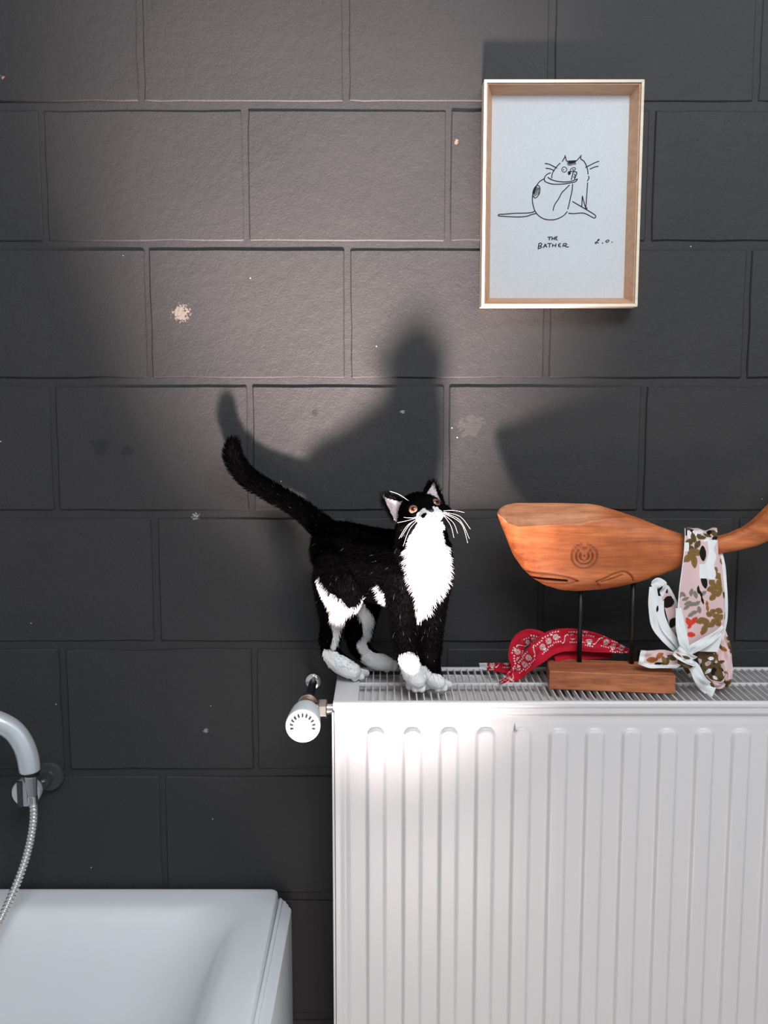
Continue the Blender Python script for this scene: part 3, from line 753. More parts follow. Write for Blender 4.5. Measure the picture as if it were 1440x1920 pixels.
# upper back edge of the roll that rounds the arch over
strip(band_, [on_y(1000, 1222, -.100), on_y(1030, 1196, -.088), on_y(1080, 1187, -.080), on_y(1130, 1196, -.076), on_y(1176, 1220, -.075)], [.010, .018, .020, .018, .006], [np.array(q) for q in ((0, .9, .4), (0, .9, .4), (0, .9, .4), (0.1, .9, .4), (.1, .9, .4))], plainred, 90, 14, .0005, 1, 4, -.1)
# flat flap lying on the base behind the left rod
strip(band_, [on_z(1040, 1236, RZ1 + SLB + .003), on_z(1080, 1228, RZ1 + SLB + .004), on_z(1120, 1224, RZ1 + SLB + .005), on_z(1146, 1222, RZ1 + SLB + .004)], [.012, .016, .019, .020], [np.array((0, .55, .85))] * 4, plainred, 60, 12, .0005, 1, 5)
# second loop behind on the left
strip(band_, [on_y(972, 1252, -.098), on_y(966, 1232, -.09), on_y(973, 1208, -.085), on_y(990, 1196, -.085), on_y(1012, 1200, -.09), on_y(1026, 1210, -.095)], [.014, .020, .024, .026, .026, .018], [np.array(q) for q in ((1, .1, .2), (1, .1, .1), (.8, .1, -.6), (.35, .2, -.95), (.1, .2, -1), (0, .2, -1))], bandana_col((.1, .3)), 140, 36, .0007, 1.2, 6, .10)
# thin rolled end to the left with a white hem
strip(band_, [on_z(899, 1249, RZ1 + .002), on_z(925, 1251, RZ1 + .006), on_z(955, 1254, RZ1 + .008), on_z(985, 1258, RZ1 + .006)], [.009, .012, .016, .012], [np.array((0, .5, .85))] * 4, (lambda f: (lambda s, t, Sl, W: (0.72, .72, .73) if s < .016 else f(s, t, Sl, W)))(bandana_col((.35, .6))), 110, 26, .0007, 1, 8, .15)
strip(band_, [on_y(1040, 1197, -.090), on_y(1036, 1185, -.087)], [.008, .001], [np.array((1, 0, 0))] * 2, lambda s, t, Sl, W: (0.72, .72, .73), 8, 5)
b0 = zpt(1000, 1262)
band_.build('bandana', M_CLOTH, None, smooth=True, solid=.0009, loc=(float(b0[0]), float(b0[1]), RZ1))
tag(bpy.data.objects['bandana'], 'crumpled red bandana with white print behind the whale base', 'bandana')

# ---- floral scarf
PINK, CREAM = (0.66, 0.47, 0.47), (0.74, 0.75, 0.76)
GOLD, OLIVE, DARK, GREY, REDF, RUST = (0.215, 0.125, 0.042), (0.105, 0.068, 0.028), (0.012, 0.011, 0.009), (0.235, 0.20, 0.165), (0.62, 0.055, 0.035), (0.34, 0.12, 0.035)
class Print:
    """flat leaf print: list of leaves in cloth metres (s along, t across)"""
    def __init__(self, base, border=(), seed=0): self.leaves = []; self.base = base; self.border = border; self.r = random.Random(seed)
    def leaf(self, s, t, l, w, a, c): self.leaves.append((s, t, l, w, math.cos(a), math.sin(a), c))
    def sprig(self, s, t, n, l, c, a0=0, spread=2 * PI, rad=None):
        rad = rad or l * .55
        for k in range(n):
            a = a0 + spread * k / max(n, 1); self.leaf(s + rad * math.cos(a), t + rad * math.sin(a), l, l * .5, a, c)
    def scatter(self, S0, W0, n, cols, l=.010):
        for _ in range(n):
            s, t = self.r.uniform(0, S0), self.r.uniform(-.5, .5) * W0; c = self.r.choice(cols); a = self.r.uniform(0, 2 * PI)
            self.leaf(s, t, l * self.r.uniform(.7, 1.3), l * self.r.uniform(.4, .6), a, c)
    def __call__(self, s, t, Sl, W):
        for (k, wdt) in self.border:
            if k == 'lo' and t < -W / 2 + wdt: return CREAM
            if k == 'hi' and t > W / 2 - wdt: return CREAM
            if k == 'end' and s > Sl - wdt: return CREAM
            if k == 'start' and s < wdt: return CREAM
            if k == 'all': return CREAM
        for (ls, lt, l, w, ca, sa, c) in reversed(self.leaves):
            ds, dt = s - ls, t - lt; x = ds * ca + dt * sa; y = -ds * sa + dt * ca
            if abs(x) < l / 2:
                wid = w / 2 * (1 - (2 * x / l) ** 2) ** .8
                if abs(y) < wid:
                    if abs(y) < .0004 : return tuple(q * .72 for q in c)
                    return c
        return self.base
scf = MB(); RT = np.array([1.0, 0, 0])
def sp(px, py, y): return on_y(px, py, y)
yt = yc(pxw(1315))
mpx = px2m(yt - .03)
# front drape over the tail: up the back, over the top, down the front, with cream hem
pr = Print(PINK, seed=2)
DR = [sp(1312, 1060, yt + .030), sp(1312, 1015, yt + .026), sp(1313, 993, yt + .004), sp(1314, 1000, yt - .020), sp(1314, 1040, yt - .028), sp(1314, 1100, yt - .034), sp(1314, 1150, yt - .035), sp(1312, 1190, yt - .034), sp(1310, 1222, yt - .033)]
_P = np.array(catmull(DR, 16)); _L = np.concatenate([[0], np.cumsum(np.linalg.norm(np.diff(_P, axis=0), axis=1))]); s_top = float(_L[48])
def at_px(px, py):   # print position on the drape from where it hangs: along, across
    return (s_top + (py - 1000) * mpx, (px - 1314) * mpx)
def L_(px, py, l, w, a, c):
    s, t = at_px(px, py); pr.leaf(s, t, l * mpx, w * mpx, a, c)
for k in range(16): L_(1284 + (k * 13) % 62, 990 + (k * 7) % 22, 17, 9, k * 1.7, [OLIVE, DARK, OLIVE, CREAM][k % 4])
for (px, py, a) in ((1300, 1010, .3), (1292, 1018, 1.9), (1308, 1022, -.6), (1296, 1030, .9)): L_(px, py, 18, 11, a, OLIVE)
for (px, py, a, l) in ((1290, 1047, 2.3, 22), (1302, 1052, .1, 28), (1306, 1036, 1.2, 22), (1296, 1036, 2.0, 16)): L_(px, py, l, 13, a, GOLD)
for (px, py, a) in ((1281, 1113, 1.0), (1286, 1122, 1.9), (1290, 1130, 2.0), (1276, 1114, 2.4), (1297, 1110, -.2), (1304, 1114, .2), (1288, 1138, 2.2), (1298, 1132, 2.1), (1306, 1130, 2.2), (1310, 1142, .2), (1301, 1148, 2.0), (1296, 1152, 2.2), (1318, 1112, 2.2)): L_(px, py, 15, 7.5, a, GREY)
for (px, py, a) in ((1309, 1105, .0), (1313, 1112, .4), (1316, 1125, .3)): L_(px, py, 16, 5, a, DARK)
for (px, py, a, l, w) in ((1292, 1166, .5, 20, 10), (1301, 1164, -.6, 20, 10), (1294, 1174, -.5, 12, 7), (1297, 1190, 1.4, 18, 10), (1317, 1187, .4, 10, 6)): L_(px, py, l, w, a, REDF)
for (px, py, a, l) in ((1325, 1168, .6, 24), (1322, 1180, -.3, 22), (1314, 1163, 1.9, 20)): L_(px, py, l, 13, a, GOLD)
L_(1326, 1140, 14, 6, .2, RUST); L_(1325, 1132, 12, 6, .1, RUST)
for (px, py) in ((1336, 1148), (1344, 1156), (1330, 1152), (1340, 1166), (1348, 1146), (1336, 1172), (1347, 1168), (1350, 1158)): L_(px, py, 15, 11, px * .7, GOLD)
for (px, py) in ((1334, 1092), (1341, 1100), (1348, 1094), (1338, 1110), (1346, 1114), (1352, 1106), (1336, 1120), (1346, 1080), (1340, 1070), (1352, 1085), (1332, 1104)): L_(px, py, 16, 12, px * .9, GOLD)
for (px, py, a, l, w) in ((1318, 1038, .05, 30, 11), (1320, 1090, .2, 28, 11)): L_(px, py, l, w, a, DARK)
def drape_col(s, t, Sl, W):
    px = 1314 + t / mpx; py = 1000 + (s - s_top) / mpx; v = t / W
    if py > 1200 + (1318 - px) * .35 + 2 or (v < -.5 + .02 + .20 * sstep(1120, 1195, py)) : return CREAM
    if 1012 < py < 1086 and px > 1330 - 9 * sstep(1012, 1060, py) + 3 * math.sin(py * .11) + max(0, py - 1070) * .5 and px < 1340 + 2 * math.sin(py * .2): return CREAM
    if 1058 < py < 1084 and 1312 < px < 1334: return CREAM
    if 1018 < py < 1034 and px < 1291: return CREAM
    return pr(s, t, Sl, W)
tz = 0
strip(scf, DR,
      [.040, .042, .043, .044, .048, .060, .066, .062, .052], [RT] * 9, drape_col, 330, 110, .0016, 1.3, 11)
# back panel showing on the right
pb = Print(PINK, (('hi', .004),), 5); pb.scatter(.2, .04, 46, [GOLD, GOLD, OLIVE, CREAM, GOLD], .0105)
strip(scf, [sp(1345, 1025, yt - .004), sp(1350, 1060, yt - .014), sp(1350, 1110, yt - .026), sp(1350, 1160, yt - .026), sp(1343, 1200, yt - .022)], [.010, .015, .020, .022, .020], [RT] * 5, pb, 150, 40, .0010, 1, 12)
# hem of the drape, slanting from the knot up to the right
strip(scf, [sp(1283, 1224, yt - .042), sp(1308, 1212, yt - .042), sp(1334, 1197, yt - .041), sp(1357, 1178, yt - .036)], [.012, .0145, .014, .012], [np.array((.35, 0, .9))] * 4, Print(CREAM, (('all', 1),)), 50, 12, .0006, 1, 13)
strip(scf, [sp(1272, 1140, yt - .037), sp(1276, 1175, yt - .041), sp(1282, 1205, yt - .044), sp(1288, 1224, yt - .045)], [.008, .0135, .014, .010], [RT] * 4, Print(CREAM, (('all', 1),)), 50, 12, .0006, 1, 14)
# loop on the left: out from the knot, up, over, and back
cr = Print(CREAM); cr.leaf(.075, .004, .010, .004, .2, DARK); cr.leaf(.150, .002, .014, .006, 1.2, DARK); cr.leaf(.19, .002, .014, .008, 1.0, DARK)
strip(scf, [sp(1278, 1226, yt - .030), sp(1250, 1196, yt - .026), sp(1232, 1170, yt - .022), sp(1226, 1130, yt - .020), sp(1224, 1100, yt - .018)], [.010, .016, .017, .016, .010], [np.array(q) for q in ((.6, 0, .8), (.8, 0, .5), (.95, 0, .3), (1, 0, 0), (1, 0, 0))], cr, 120, 26, .0007, 1, 15)
lp = Print(PINK, (('lo', .004),), 9); lp.leaf(.045, .002, .022, .016, 1.2, DARK); lp.leaf(.030, -.002, .008, .004, .4, DARK); lp.leaf(.075, .003, .016, .010, .6, DARK); lp.leaf(.09, -.002, .014, .008, .6, DARK); lp.leaf(.1, .003, .012, .006, .3, OLIVE)
lp2 = lambda s, t, Sl, W: CREAM if s < .030 + .6 * t else lp(s, t, Sl, W)
strip(scf, [sp(1222, 1097, yt - .017), sp(1234, 1093, yt - .010), sp(1246, 1106, yt - .010), sp(1258, 1135, yt - .014), sp(1266, 1170, yt - .018), sp(1274, 1205, yt - .024), sp(1282, 1226, yt - .030)], [.010, .015, .018, .020, .018, .013, .008], [np.array(q) for q in ((.3, 0, -1), (.3, 0, -1), (.7, 0, -.6), (.9, 0, -.3), (.95, 0, -.2), (.9, 0, -.3), (.9, 0, -.3))], lambda s, t, Sl, W: lp2(s, -t, Sl, W), 130, 30, .0008, 1, 16)
strip(scf, [sp(1240, 1118, yt - .013), sp(1238, 1150, yt - .020), sp(1248, 1178, yt - .025), sp(1266, 1202, yt - .030), sp(1280, 1224, yt - .034)], [.008, .012, .012, .010, .006], [RT] * 5, cr, 60, 14, .0005, 1, 17)
# knot
kc = sp(1286, 1232, yt - .046)
kp = Print(CREAM, seed=3); kp.leaf(.03, .0, .012, .004, .2, OLIVE); kp.leaf(.045, .003, .010, .004, .5, DARK); kp.leaf(.02, -.004, .010, .003, .1, RUST)
strip(scf, [kc + np.array([-.006, .010, .010]), kc + np.array([-.012, -.004, .010]), kc + np.array([-.002, -.010, .002]), kc + np.array([.010, -.006, -.004]), kc + np.array([.012, .006, -.006])], [.010, .018, .016, .014, .008], [np.array(q) for q in ((.6, 0, .8), (.5, 0, .9), (.3, 0, 1), (.2, 0, 1), (.2, 0, 1))], kp, 70, 22, .0010, 1.5, 18, .12)
strip(scf, [kc + np.array([-.010, .006, -.006]), kc + np.array([-.008, -.006, -.005]), kc + np.array([.002, -.009, -.008]), kc + np.array([.011, .002, -.010])], [.006, .009, .010, .007], [np.array((.1, 0, 1))] * 4, Print(OLIVE, seed=1), 40, 14, .0008, 1.5, 19, .15)
# end to the left lying over the base corner
tl = Print(PINK, (('end', .007), ('hi', .0050)), 4); tl.leaf(.040, .001, .016, .009, .15, RUST); tl.leaf(.030, -.005, .012, .007, .6, RUST); tl.leaf(.022, .004, .016, .009, 1.0, OLIVE); tl.leaf(.014, -.003, .014, .008, -.3, OLIVE); tl.leaf(.024, .001, .012, .006, 2.0, GOLD); tl.leaf(.032, .006, .012, .004, .1, DARK)
strip(scf, [kc + np.array([-.006, -.002, -.004]), sp(1268, 1238, yt - .044), sp(1245, 1236, yt - .040), sp(1220, 1236, yt - .036), sp(1199, 1232, yt - .034)], [.010, .022, .026, .025, .020], [np.array(q) for q in ((-.1, 0, -1), (-.15, 0, -1), (-.15, 0, -1), (-.2, 0, -1), (-.35, 0, -1))], tl, 130, 50, .0012, 1.2, 20)
# cream end running down to the grille
g1 = on_z(1334, 1295, RZ1 + .002)
strip(scf, [kc + np.array([.002, -.002, -.006]), sp(1302, 1252, yt - .046), sp(1312, 1274, yt - .046), g1 + np.array([-.008, 0, .006]), g1 + np.array([.004, -.002, .0005])], [.010, .015, .016, .018, .020], [np.array((1, 0, .35))] * 5, Print(CREAM, (('all', 1),)), 70, 16, .0008, 1, 21)
# floral drop on the right folding on the grille
dp = Print(PINK, (), 8); dp.scatter(.16, .05, 80, [OLIVE, DARK, GOLD, OLIVE, RUST, OLIVE, CREAM], .0105)
g2 = on_z(1352, 1289, RZ1 + .002)
strip(scf, [sp(1350, 1185, yt - .020), sp(1354, 1215, yt - .022), sp(1357, 1250, yt - .028), sp(1357, 1275, yt - .036), g2 + np.array([.002, 0, .004])], [.018, .024, .026, .022, .018], [RT] * 5, dp, 120, 40, .0018, 1.4, 22)
dp2 = Print(OLIVE, (), 12); dp2.scatter(.12, .04, 60, [PINK, DARK, PINK, OLIVE, CREAM, OLIVE], .011)
strip(scf, [sp(1318, 1205, yt - .024), sp(1326, 1232, yt - .026), sp(1336, 1260, yt - .032), sp(1346, 1280, yt - .040), g2 + np.array([.004, -.004, .003])], [.024, .028, .026, .022, .014], [np.array((1, 0, .25))] * 5, dp2, 120, 40, .0018, 1.4, 23)
strip(scf, [sp(1364, 1265, yt - .040), sp(1352, 1284, yt - .044), sp(1334, 1282, yt - .040), sp(1322, 1268, yt - .036)], [.012, .012, .012, .008], [np.array((0, -.3, 1))] * 4, Print(PINK, seed=6), 50, 12, .0010, 1.2, 24)
sml = Print(OLIVE, (('end', .006),), 6); sml.scatter(.05, .012, 10, [CREAM, DARK, GOLD], .007)
strip(scf, [kc + np.array([-.002, .004, -.006]), sp(1290, 1252, yt - .036), sp(1298, 1268, yt - .036)], [.008, .012, .008], [RT] * 3, sml, 40, 16, .0006, 1, 25)
sl = on_z(1320, 1285, RZ1)
so = scf.build('scarf', M_CLOTH, None, smooth=True, solid=.0007, loc=(float(sl[0]), float(sl[1]), RZ1))
tag(so, 'pink and white floral scarf knotted around the wooden whale tail', 'scarf')

# ------------------------------------------------------------------ kitten
ico = bmesh.new(); bmesh.ops.create_icosphere(ico, subdivisions=2, radius=1.0)
IV = np.array([v.co[:] for v in ico.verts]); IF = [tuple(v.index for v in f.verts) for f in ico.faces]; ico.free()
kb = MB(); skel = []          # skel: (a, b, ra, rb, flow)
def ball(p, r, scale=None, R=None):
    q = IV * r
    if scale is not None: q = q * np.array(scale)
    if R is not None: q = q @ R.T
    kb.add(q + np.array(p), IF)
def K(px, py, y): return on_y(px, py, y)
def limb(pts, flow):
    """pts: (px, py, y, radius px)"""
    Q = [np.array([*K(a, b, y), r * px2m(y)]) for (a, b, y, r) in pts]
    C = np.array(catmull(Q, 10))
    for i in range(len(C) - 1):
        skel.append((C[i, :3], C[i + 1, :3], C[i, 3], C[i + 1, 3], flow if flow is not None else (C[i + 1, :3] - C[i, :3])))
    for q in C[::2]: ball(q[:3], q[3])
    ball(C[-1, :3], C[-1, 3])
DOWN = np.array([0, 0, -1.0])
back = np.array([-.62, .3, -.55])
# trunk
limb([(634, 1030, -.077, 50), (652, 1036, -.083, 54), (690, 1046, -.100, 56), (730, 1052, -.121, 56), (770, 1058, -.143, 55), (795, 1062, -.157, 45)], back)
limb([(700, 1085, -.104, 40), (745, 1092, -.128, 44)], back)
# neck and chest
limb([(787, 980, -.155, 44), (789, 1008, -.155, 50), (794, 1040, -.160, 52), (798, 1076, -.162, 49), (796, 1108, -.158, 38)], np.array([-.05, -.25, -1.0]))
# right hind leg (nearest the edge)
limb([(638, 1062, -.100, 46), (642, 1092, -.110, 43), (644, 1118, -.116, 33), (636, 1150, -.116, 22)], np.array([-.35, 0, -1]))
limb([(615, 1085, -.088, 26), (618, 1125, -.098, 23), (622, 1165, -.104, 19), (619, 1200, -.103, 18), (619, 1222, -.102, 17)], np.array([-.3, 0, -1]))
limb([(619, 1220, -.103, 17), (630, 1238, -.107, 19), (648, 1252, -.113, 18), (662, 1259, -.117, 15)], np.array([.5, -.2, -.6]))
# left hind leg (towards the wall)
limb([(676, 1070, -.064, 38), (682, 1105, -.068, 36), (680, 1140, -.070, 30), (673, 1175, -.070, 26), (672, 1205, -.069, 21), (682, 1224, -.066, 17)], DOWN)
limb([(682, 1224, -.066, 17), (698, 1236, -.068, 17), (714, 1242, -.072, 16), (726, 1245, -.074, 13)], np.array([.5, -.2, -.6]))
# right fore leg
limb([(756, 1075, -.158, 34), (754, 1120, -.158, 29), (754, 1165, -.156, 23), (760, 1205, -.158, 22), (768, 1245, -.163, 21), (776, 1268, -.165, 19), (783, 1277, -.168, 15)], DOWN)
# left fore leg
limb([(818, 1085, -.150, 28), (813, 1125, -.148, 25), (809, 1170, -.148, 22), (807, 1215, -.152, 19), (808, 1250, -.158, 18), (814, 1272, -.162, 17), (823, 1280, -.165, 13)], DOWN)
# tail
limb([(618, 1005, -.066, 26), (598, 984, -.056, 20), (572, 962, -.046, 17), (540, 940, -.039, 16), (500, 918, -.035, 16), (466, 896, -.036, 16), (445, 872, -.041, 16), (436, 850, -.046, 14), (437, 834, -.049, 10)], None)
# toes
def toes(root, lst, r):
    q = K(*root)
    for (px, py) in lst:       # each toe runs out of the paw and stands on the grille
        rr_ = r * px2m(-.13); p = on_z(px, py, RZ1) + np.array([0, rr_ * .7, rr_ * .92])
        for t in np.linspace(.25, 1, 7): ball(q * (1 - t) + p * t, rr_ * (1.15 - .15 * t))
toes((660, 1258, -.115), [(653, 1275), (665, 1279), (677, 1277), (686, 1270)], 7.4); toes((722, 1243, -.072), [(713, 1258), (725, 1262), (737, 1260), (746, 1254)], 7.4)
toes((783, 1274, -.164), [(768, 1295), (779, 1300), (791, 1300), (801, 1295)], 7.8); toes((820, 1276, -.162), [(812, 1294), (822, 1299), (833, 1298), (841, 1292)], 7.4)

# head in its own axes: X viewer's right, Y forward (nose), Z crown
yaw, pit, roll = math.radians(14.6), math.radians(24), math.radians(14)
Fv = np.array([math.sin(yaw) * math.cos(pit), -math.cos(yaw) * math.cos(pit), math.sin(pit)])
R0 = np.array([math.cos(yaw), math.sin(yaw), 0.0]); U0 = np.cross(Fv, R0); U0 = U0 if U0[2] > 0 else -U0
Rv = R0 * math.cos(roll) + U0 * math.sin(roll); Uv = U0 * math.cos(roll) - R0 * math.sin(roll)
HC = K(790.6, 968.8, -.163); HR = np.stack([Rv, Fv, Uv], 1)
def hl(x, y, z): return HC + HR @ np.array([x, y, z])
def hball(x, y, z, r, sc=(1, 1, 1)): ball(hl(x, y, z), r, sc, HR)
hball(0, 0, 0, .034, (1.03, 1.0, .90)); hball(0, -.006, .006, .032, (1.0, 1.0, .95))
hball(-.021, .010, -.010, .019); hball(.021, .010, -.010, .019)
hball(0, .024, .002, .0150, (.9, 1, 1)); hball(0, .031, -.003, .0105, (.85, 1, .9))
hball(-.0080, .0325, -.0105, .0102, (1, 1, .88)); hball(.0080, .0325, -.0105, .0102, (1, 1, .88)); hball(0, .0270, -.0185, .0098, (1.1, 1, .8)); hball(0, .016, -.019, .014, (1.2, 1, .8))
hball(0, .0365, -.0035, .0055, (1.1, .9, .8))
skel.append((hl(0, -.01, 0), hl(0, .03, -.006), .034, .014, -Fv * .9 - Uv * .35))
EARS = []
for sg in (-1, 1):
    b0_, b1_, tip = (hl(sg * .0155, -.0030, .0275), hl(sg * .0369, -.0044, .0035), hl(sg * .0394, -.0118, .0455))
    nrm = np.cross(b1_ - b0_, tip - b0_); nrm /= np.linalg.norm(nrm)
    if nrm @ (CAM - HC) < 0: nrm = -nrm
    EARS.append((b0_, b1_, tip, nrm))
    for i in range(19):
        t = i / 18; nn = max(2, int(18 * (1 - t)) + 1)
        for j in range(nn):
            u_ = j / (nn - 1) if nn > 1 else .5
            wob = .26 * math.sin(PI * t) * (u_ - .5) * 2
            p = b0_ * (1 - t) * (1 - u_) + b1_ * (1 - t) * u_ + tip * t
            p = p + (b1_ - b0_) * wob * .6
            cup = -.0075 * (1 - (2 * u_ - 1) ** 2) * (1 - .65 * t)
            ball(p + nrm * cup, .0022 - .0006 * t)
    skel.append(((b0_ + b1_) / 2, tip, .008, .002, tip - (b0_ + b1_) / 2))
tmp = kb.build('kitten_source', M_COAT)
rm = tmp.modifiers.new('r', 'REMESH'); rm.mode = 'VOXEL'; rm.voxel_size = .00125; rm.use_smooth_shade = True
sm2 = tmp.modifiers.new('s', 'SMOOTH'); sm2.factor = .5; sm2.iterations = 3
dg = bpy.context.evaluated_depsgraph_get(); me = bpy.data.meshes.new_from_object(tmp.evaluated_get(dg)); bpy.data.objects.remove(tmp)
nvt = len(me.vertices); KV = np.zeros(nvt * 3); me.vertices.foreach_get('co', KV); KV = KV.reshape(-1, 3)
KN = np.zeros(nvt * 3); me.vertices.foreach_get('normal', KN); KN = KN.reshape(-1, 3)
# paws flattened where they stand on the grille
low = KV[:, 2] < RZ1 + .0012
bvh = BVHTree.FromPolygons([tuple(p) for p in KV], [tuple(p.vertices) for p in me.polygons])
def hit(px, py, fb=-.12):
    r = ray(px, py); r = r / np.linalg.norm(r); h = bvh.ray_cast(Vector(CAM), Vector(r))
    return np.array(h[0]) if h[0] is not None else on_y(px, py, fb)
def chain_dist(P, chain):
    """signed distance (negative inside) to a chain of (point, radius)"""
    d = np.full(len(P), 9.0)
    for (a, ra), (b, rb) in zip(chain[:-1], chain[1:]):
        ab = b - a; t = np.clip((P - a) @ ab / (ab @ ab + 1e-12), 0, 1); q = a + t[:, None] * ab
        d = np.minimum(d, np.linalg.norm(P - q, axis=1) - (ra + (rb - ra) * t))
    return d
def mk(lst): return [(hit(px, py), r * px2m(-.15)) for (px, py, r) in lst]
white = [mk([(811, 984, 20), (804, 1004, 33), (803, 1030, 40), (807, 1060, 42), (808, 1088, 36), (804, 1110, 23), (796, 1136, 12), (785, 1163, 7)]),
         mk([(757, 1240, 15), (778, 1240, 13)]), mk([(767, 1246, 23), (777, 1266, 28), (788, 1288, 30)]), mk([(814, 1280, 17), (826, 1286, 20), (840, 1290, 19)]),
         mk([(598, 1088, 9), (606, 1108, 13), (628, 1134, 17), (650, 1146, 8)]), mk([(634, 1146, 17), (634, 1172, 11), (631, 1196, 7), (626, 1212, 7)]),
         mk([(614, 1233, 16), (636, 1249, 24), (666, 1266, 27), (686, 1268, 22)]),
         mk([(654, 1146, 7), (672, 1134, 8), (682, 1118, 5)]), mk([(676, 1140, 11), (692, 1165, 13), (690, 1188, 10), (678, 1208, 10), (688, 1226, 10)]), mk([(692, 1238, 17), (712, 1244, 23), (738, 1248, 25)]),
         mk([(706, 1100, 4), (714, 1112, 8), (724, 1128, 9)]),
         [(hl(-.010, .034, -.009), .0112), (hl(.010, .034, -.009), .0112)], [(hl(0, .034, -.018), .0115), (hl(0, .016, -.034), .014)], [(hl(0, .0325, -.014), .010), (hl(0, .033, -.016), .012)]]
black = [[(hl(0, .031, .013), .0080), (hl(0, .040, .001), .0052), (hl(0, .043, -.003), .0036)], [(hl(-.0095, .0400, -.0060), .0030), (hl(-.0120, .0392, -.0082), .0034)]]
ncf = np.array([noise.noise(Vector(p * 190)) + .6 * noise.noise(Vector(p * 480)) for p in KV])
def coat_white(P, nz):
    w = np.full(len(P), 9.0)
    for c in white: w = np.minimum(w, chain_dist(P, c))
    b = np.full(len(P), 9.0)
    for c in black: b = np.minimum(b, chain_dist(P, c))
    return (((w + nz * .0016) < 0) & (b > 0)) | (P[:, 2] + nz * .002 < RZ1 + .019)
WH, BK = np.array([.82, .82, .82]), np.array([.0022, .0021, .0024])
isw = coat_white(KV, ncf)
colr = np.where(isw[:, None], WH, BK)
# inner ears: pale pinkish skin
earin = np.zeros(nvt, bool)
for (b0_, b1_, tip, nrm) in EARS:
    A_ = np.stack([b1_ - b0_, tip - b0_], 1); cf = np.linalg.lstsq(A_, (KV - b0_).T, rcond=None)[0]
    u_, t_ = cf[0], cf[1]; dn = (KV - b0_) @ nrm
    ins = (u_ > .03) & (t_ > -.03) & (u_ + t_ < .97) & (dn > -.012) & (dn < .004) & ((KN @ nrm) > .15)
    earin |= ins
colr[earin] = (.62, .53, .53)
me.materials.clear(); me.materials.append(M_COAT)
at = me.color_attributes.new('Col', 'FLOAT_COLOR', 'POINT')
at.data.foreach_set('color', np.concatenate([colr, np.ones((nvt, 1))], 1).astype(np.float32).ravel())
kb0 = np.array([K(720, 1270, -.125)[0], -.125, RZ1])
me.vertices.foreach_set('co', (KV - kb0).ravel()); me.polygons.foreach_set('use_smooth', [True] * len(me.polygons)); me.update()
kit = bpy.data.objects.new('kitten', me); COL.objects.link(kit); kit.location = tuple(kb0); me.name = 'kitten'
tag(kit, 'black and white kitten standing on the radiator looking up', 'kitten')
# eyes, nose, mouth
eyeP = [hl(-.0175, .0270, .0075), hl(.0175, .0270, .0075)]
for sg, e0 in zip((-1, 1), eyeP):
    g_ = Fv * .88 + Rv * sg * .34 + Uv * .10; g_ = g_ / np.linalg.norm(g_)
    bmx = bmesh.new(); bmesh.ops.create_uvsphere(bmx, u_segments=32, v_segments=20, radius=.0085); em = bpy.data.meshes.new('eye'); bmx.to_mesh(em); bmx.free()
    em.polygons.foreach_set('use_smooth', [True] * len(em.polygons)); em.materials.append(M_EYE)
    eo = bpy.data.objects.new('eye', em); COL.objects.link(eo); eo.parent = kit
    h_ = bvh.ray_cast(Vector(e0 + g_ * .03), Vector(-g_)); sp_ = np.array(h_[0]) if h_[0] is not None else e0
    ec = sp_ - g_ * .0060
    eo.location = Vector(ec - kb0); eo.rotation_euler = Vector(g_).to_track_quat('Z', 'Y').to_euler()
    eo['label'] = 'amber eye with a small black pupil'
def feature(name, ctr, r, sc, mat):
    m = MB(); m.add((IV * r * np.array(sc)) @ HR.T + np.array(ctr), IF); return m.build(name, mat, kit)
feature('nose', hl(0.0005, .0418, -.0042), .0030, (1.25, .7, .9), M_NOSE)
m = MB(); m.tube(catmull([hl(-.006, .0395, -.0170), hl(-.003, .0415, -.0150), hl(0, .0418, -.0110), hl(.003, .0415, -.0150), hl(.006, .0395, -.0170)], 6), .0009, 8); m.build('mouth', M_MOUTH, kit)
# whiskers
def whisk(px3):
    p0 = hit(*px3[0]); mid = on_y(*px3[1], p0[1] - .006); end = on_y(*px3[2], p0[1] - .004)
    C = catmull([p0, mid, end], 8); MB().tube(C, [float(r) for r in np.linspace(.00028, .00012, len(C))], 6).build('whisker', M_WHISK, kit)
for w in ([(786, 968), (772, 971), (757, 970)], [(784, 970), (764, 976), (745, 980)], [(785, 972), (764, 985), (748, 1010)], [(786, 973), (768, 992), (756, 1024)], [(788, 975), (777, 992), (770, 1008)], [(785, 971), (768, 984), (752, 1008)],
          [(831, 958), (850, 957), (871, 961)], [(831, 960), (862, 968), (882, 992)], [(831, 962), (864, 981), (877, 1018)], [(831, 964), (850, 980), (858, 1000)], [(831, 961), (862, 975), (880, 1010)], [(831, 965), (845, 985), (851, 1008)]): whisk(w)
p0 = hl(-.016, .018, .022); C = catmull([p0, on_y(748, 927, p0[1] - .004), on_y(731, 921, p0[1] - .006)], 8); MB().tube(C, [.0002] * len(C), 6).build('whisker', M_WHISK, kit)

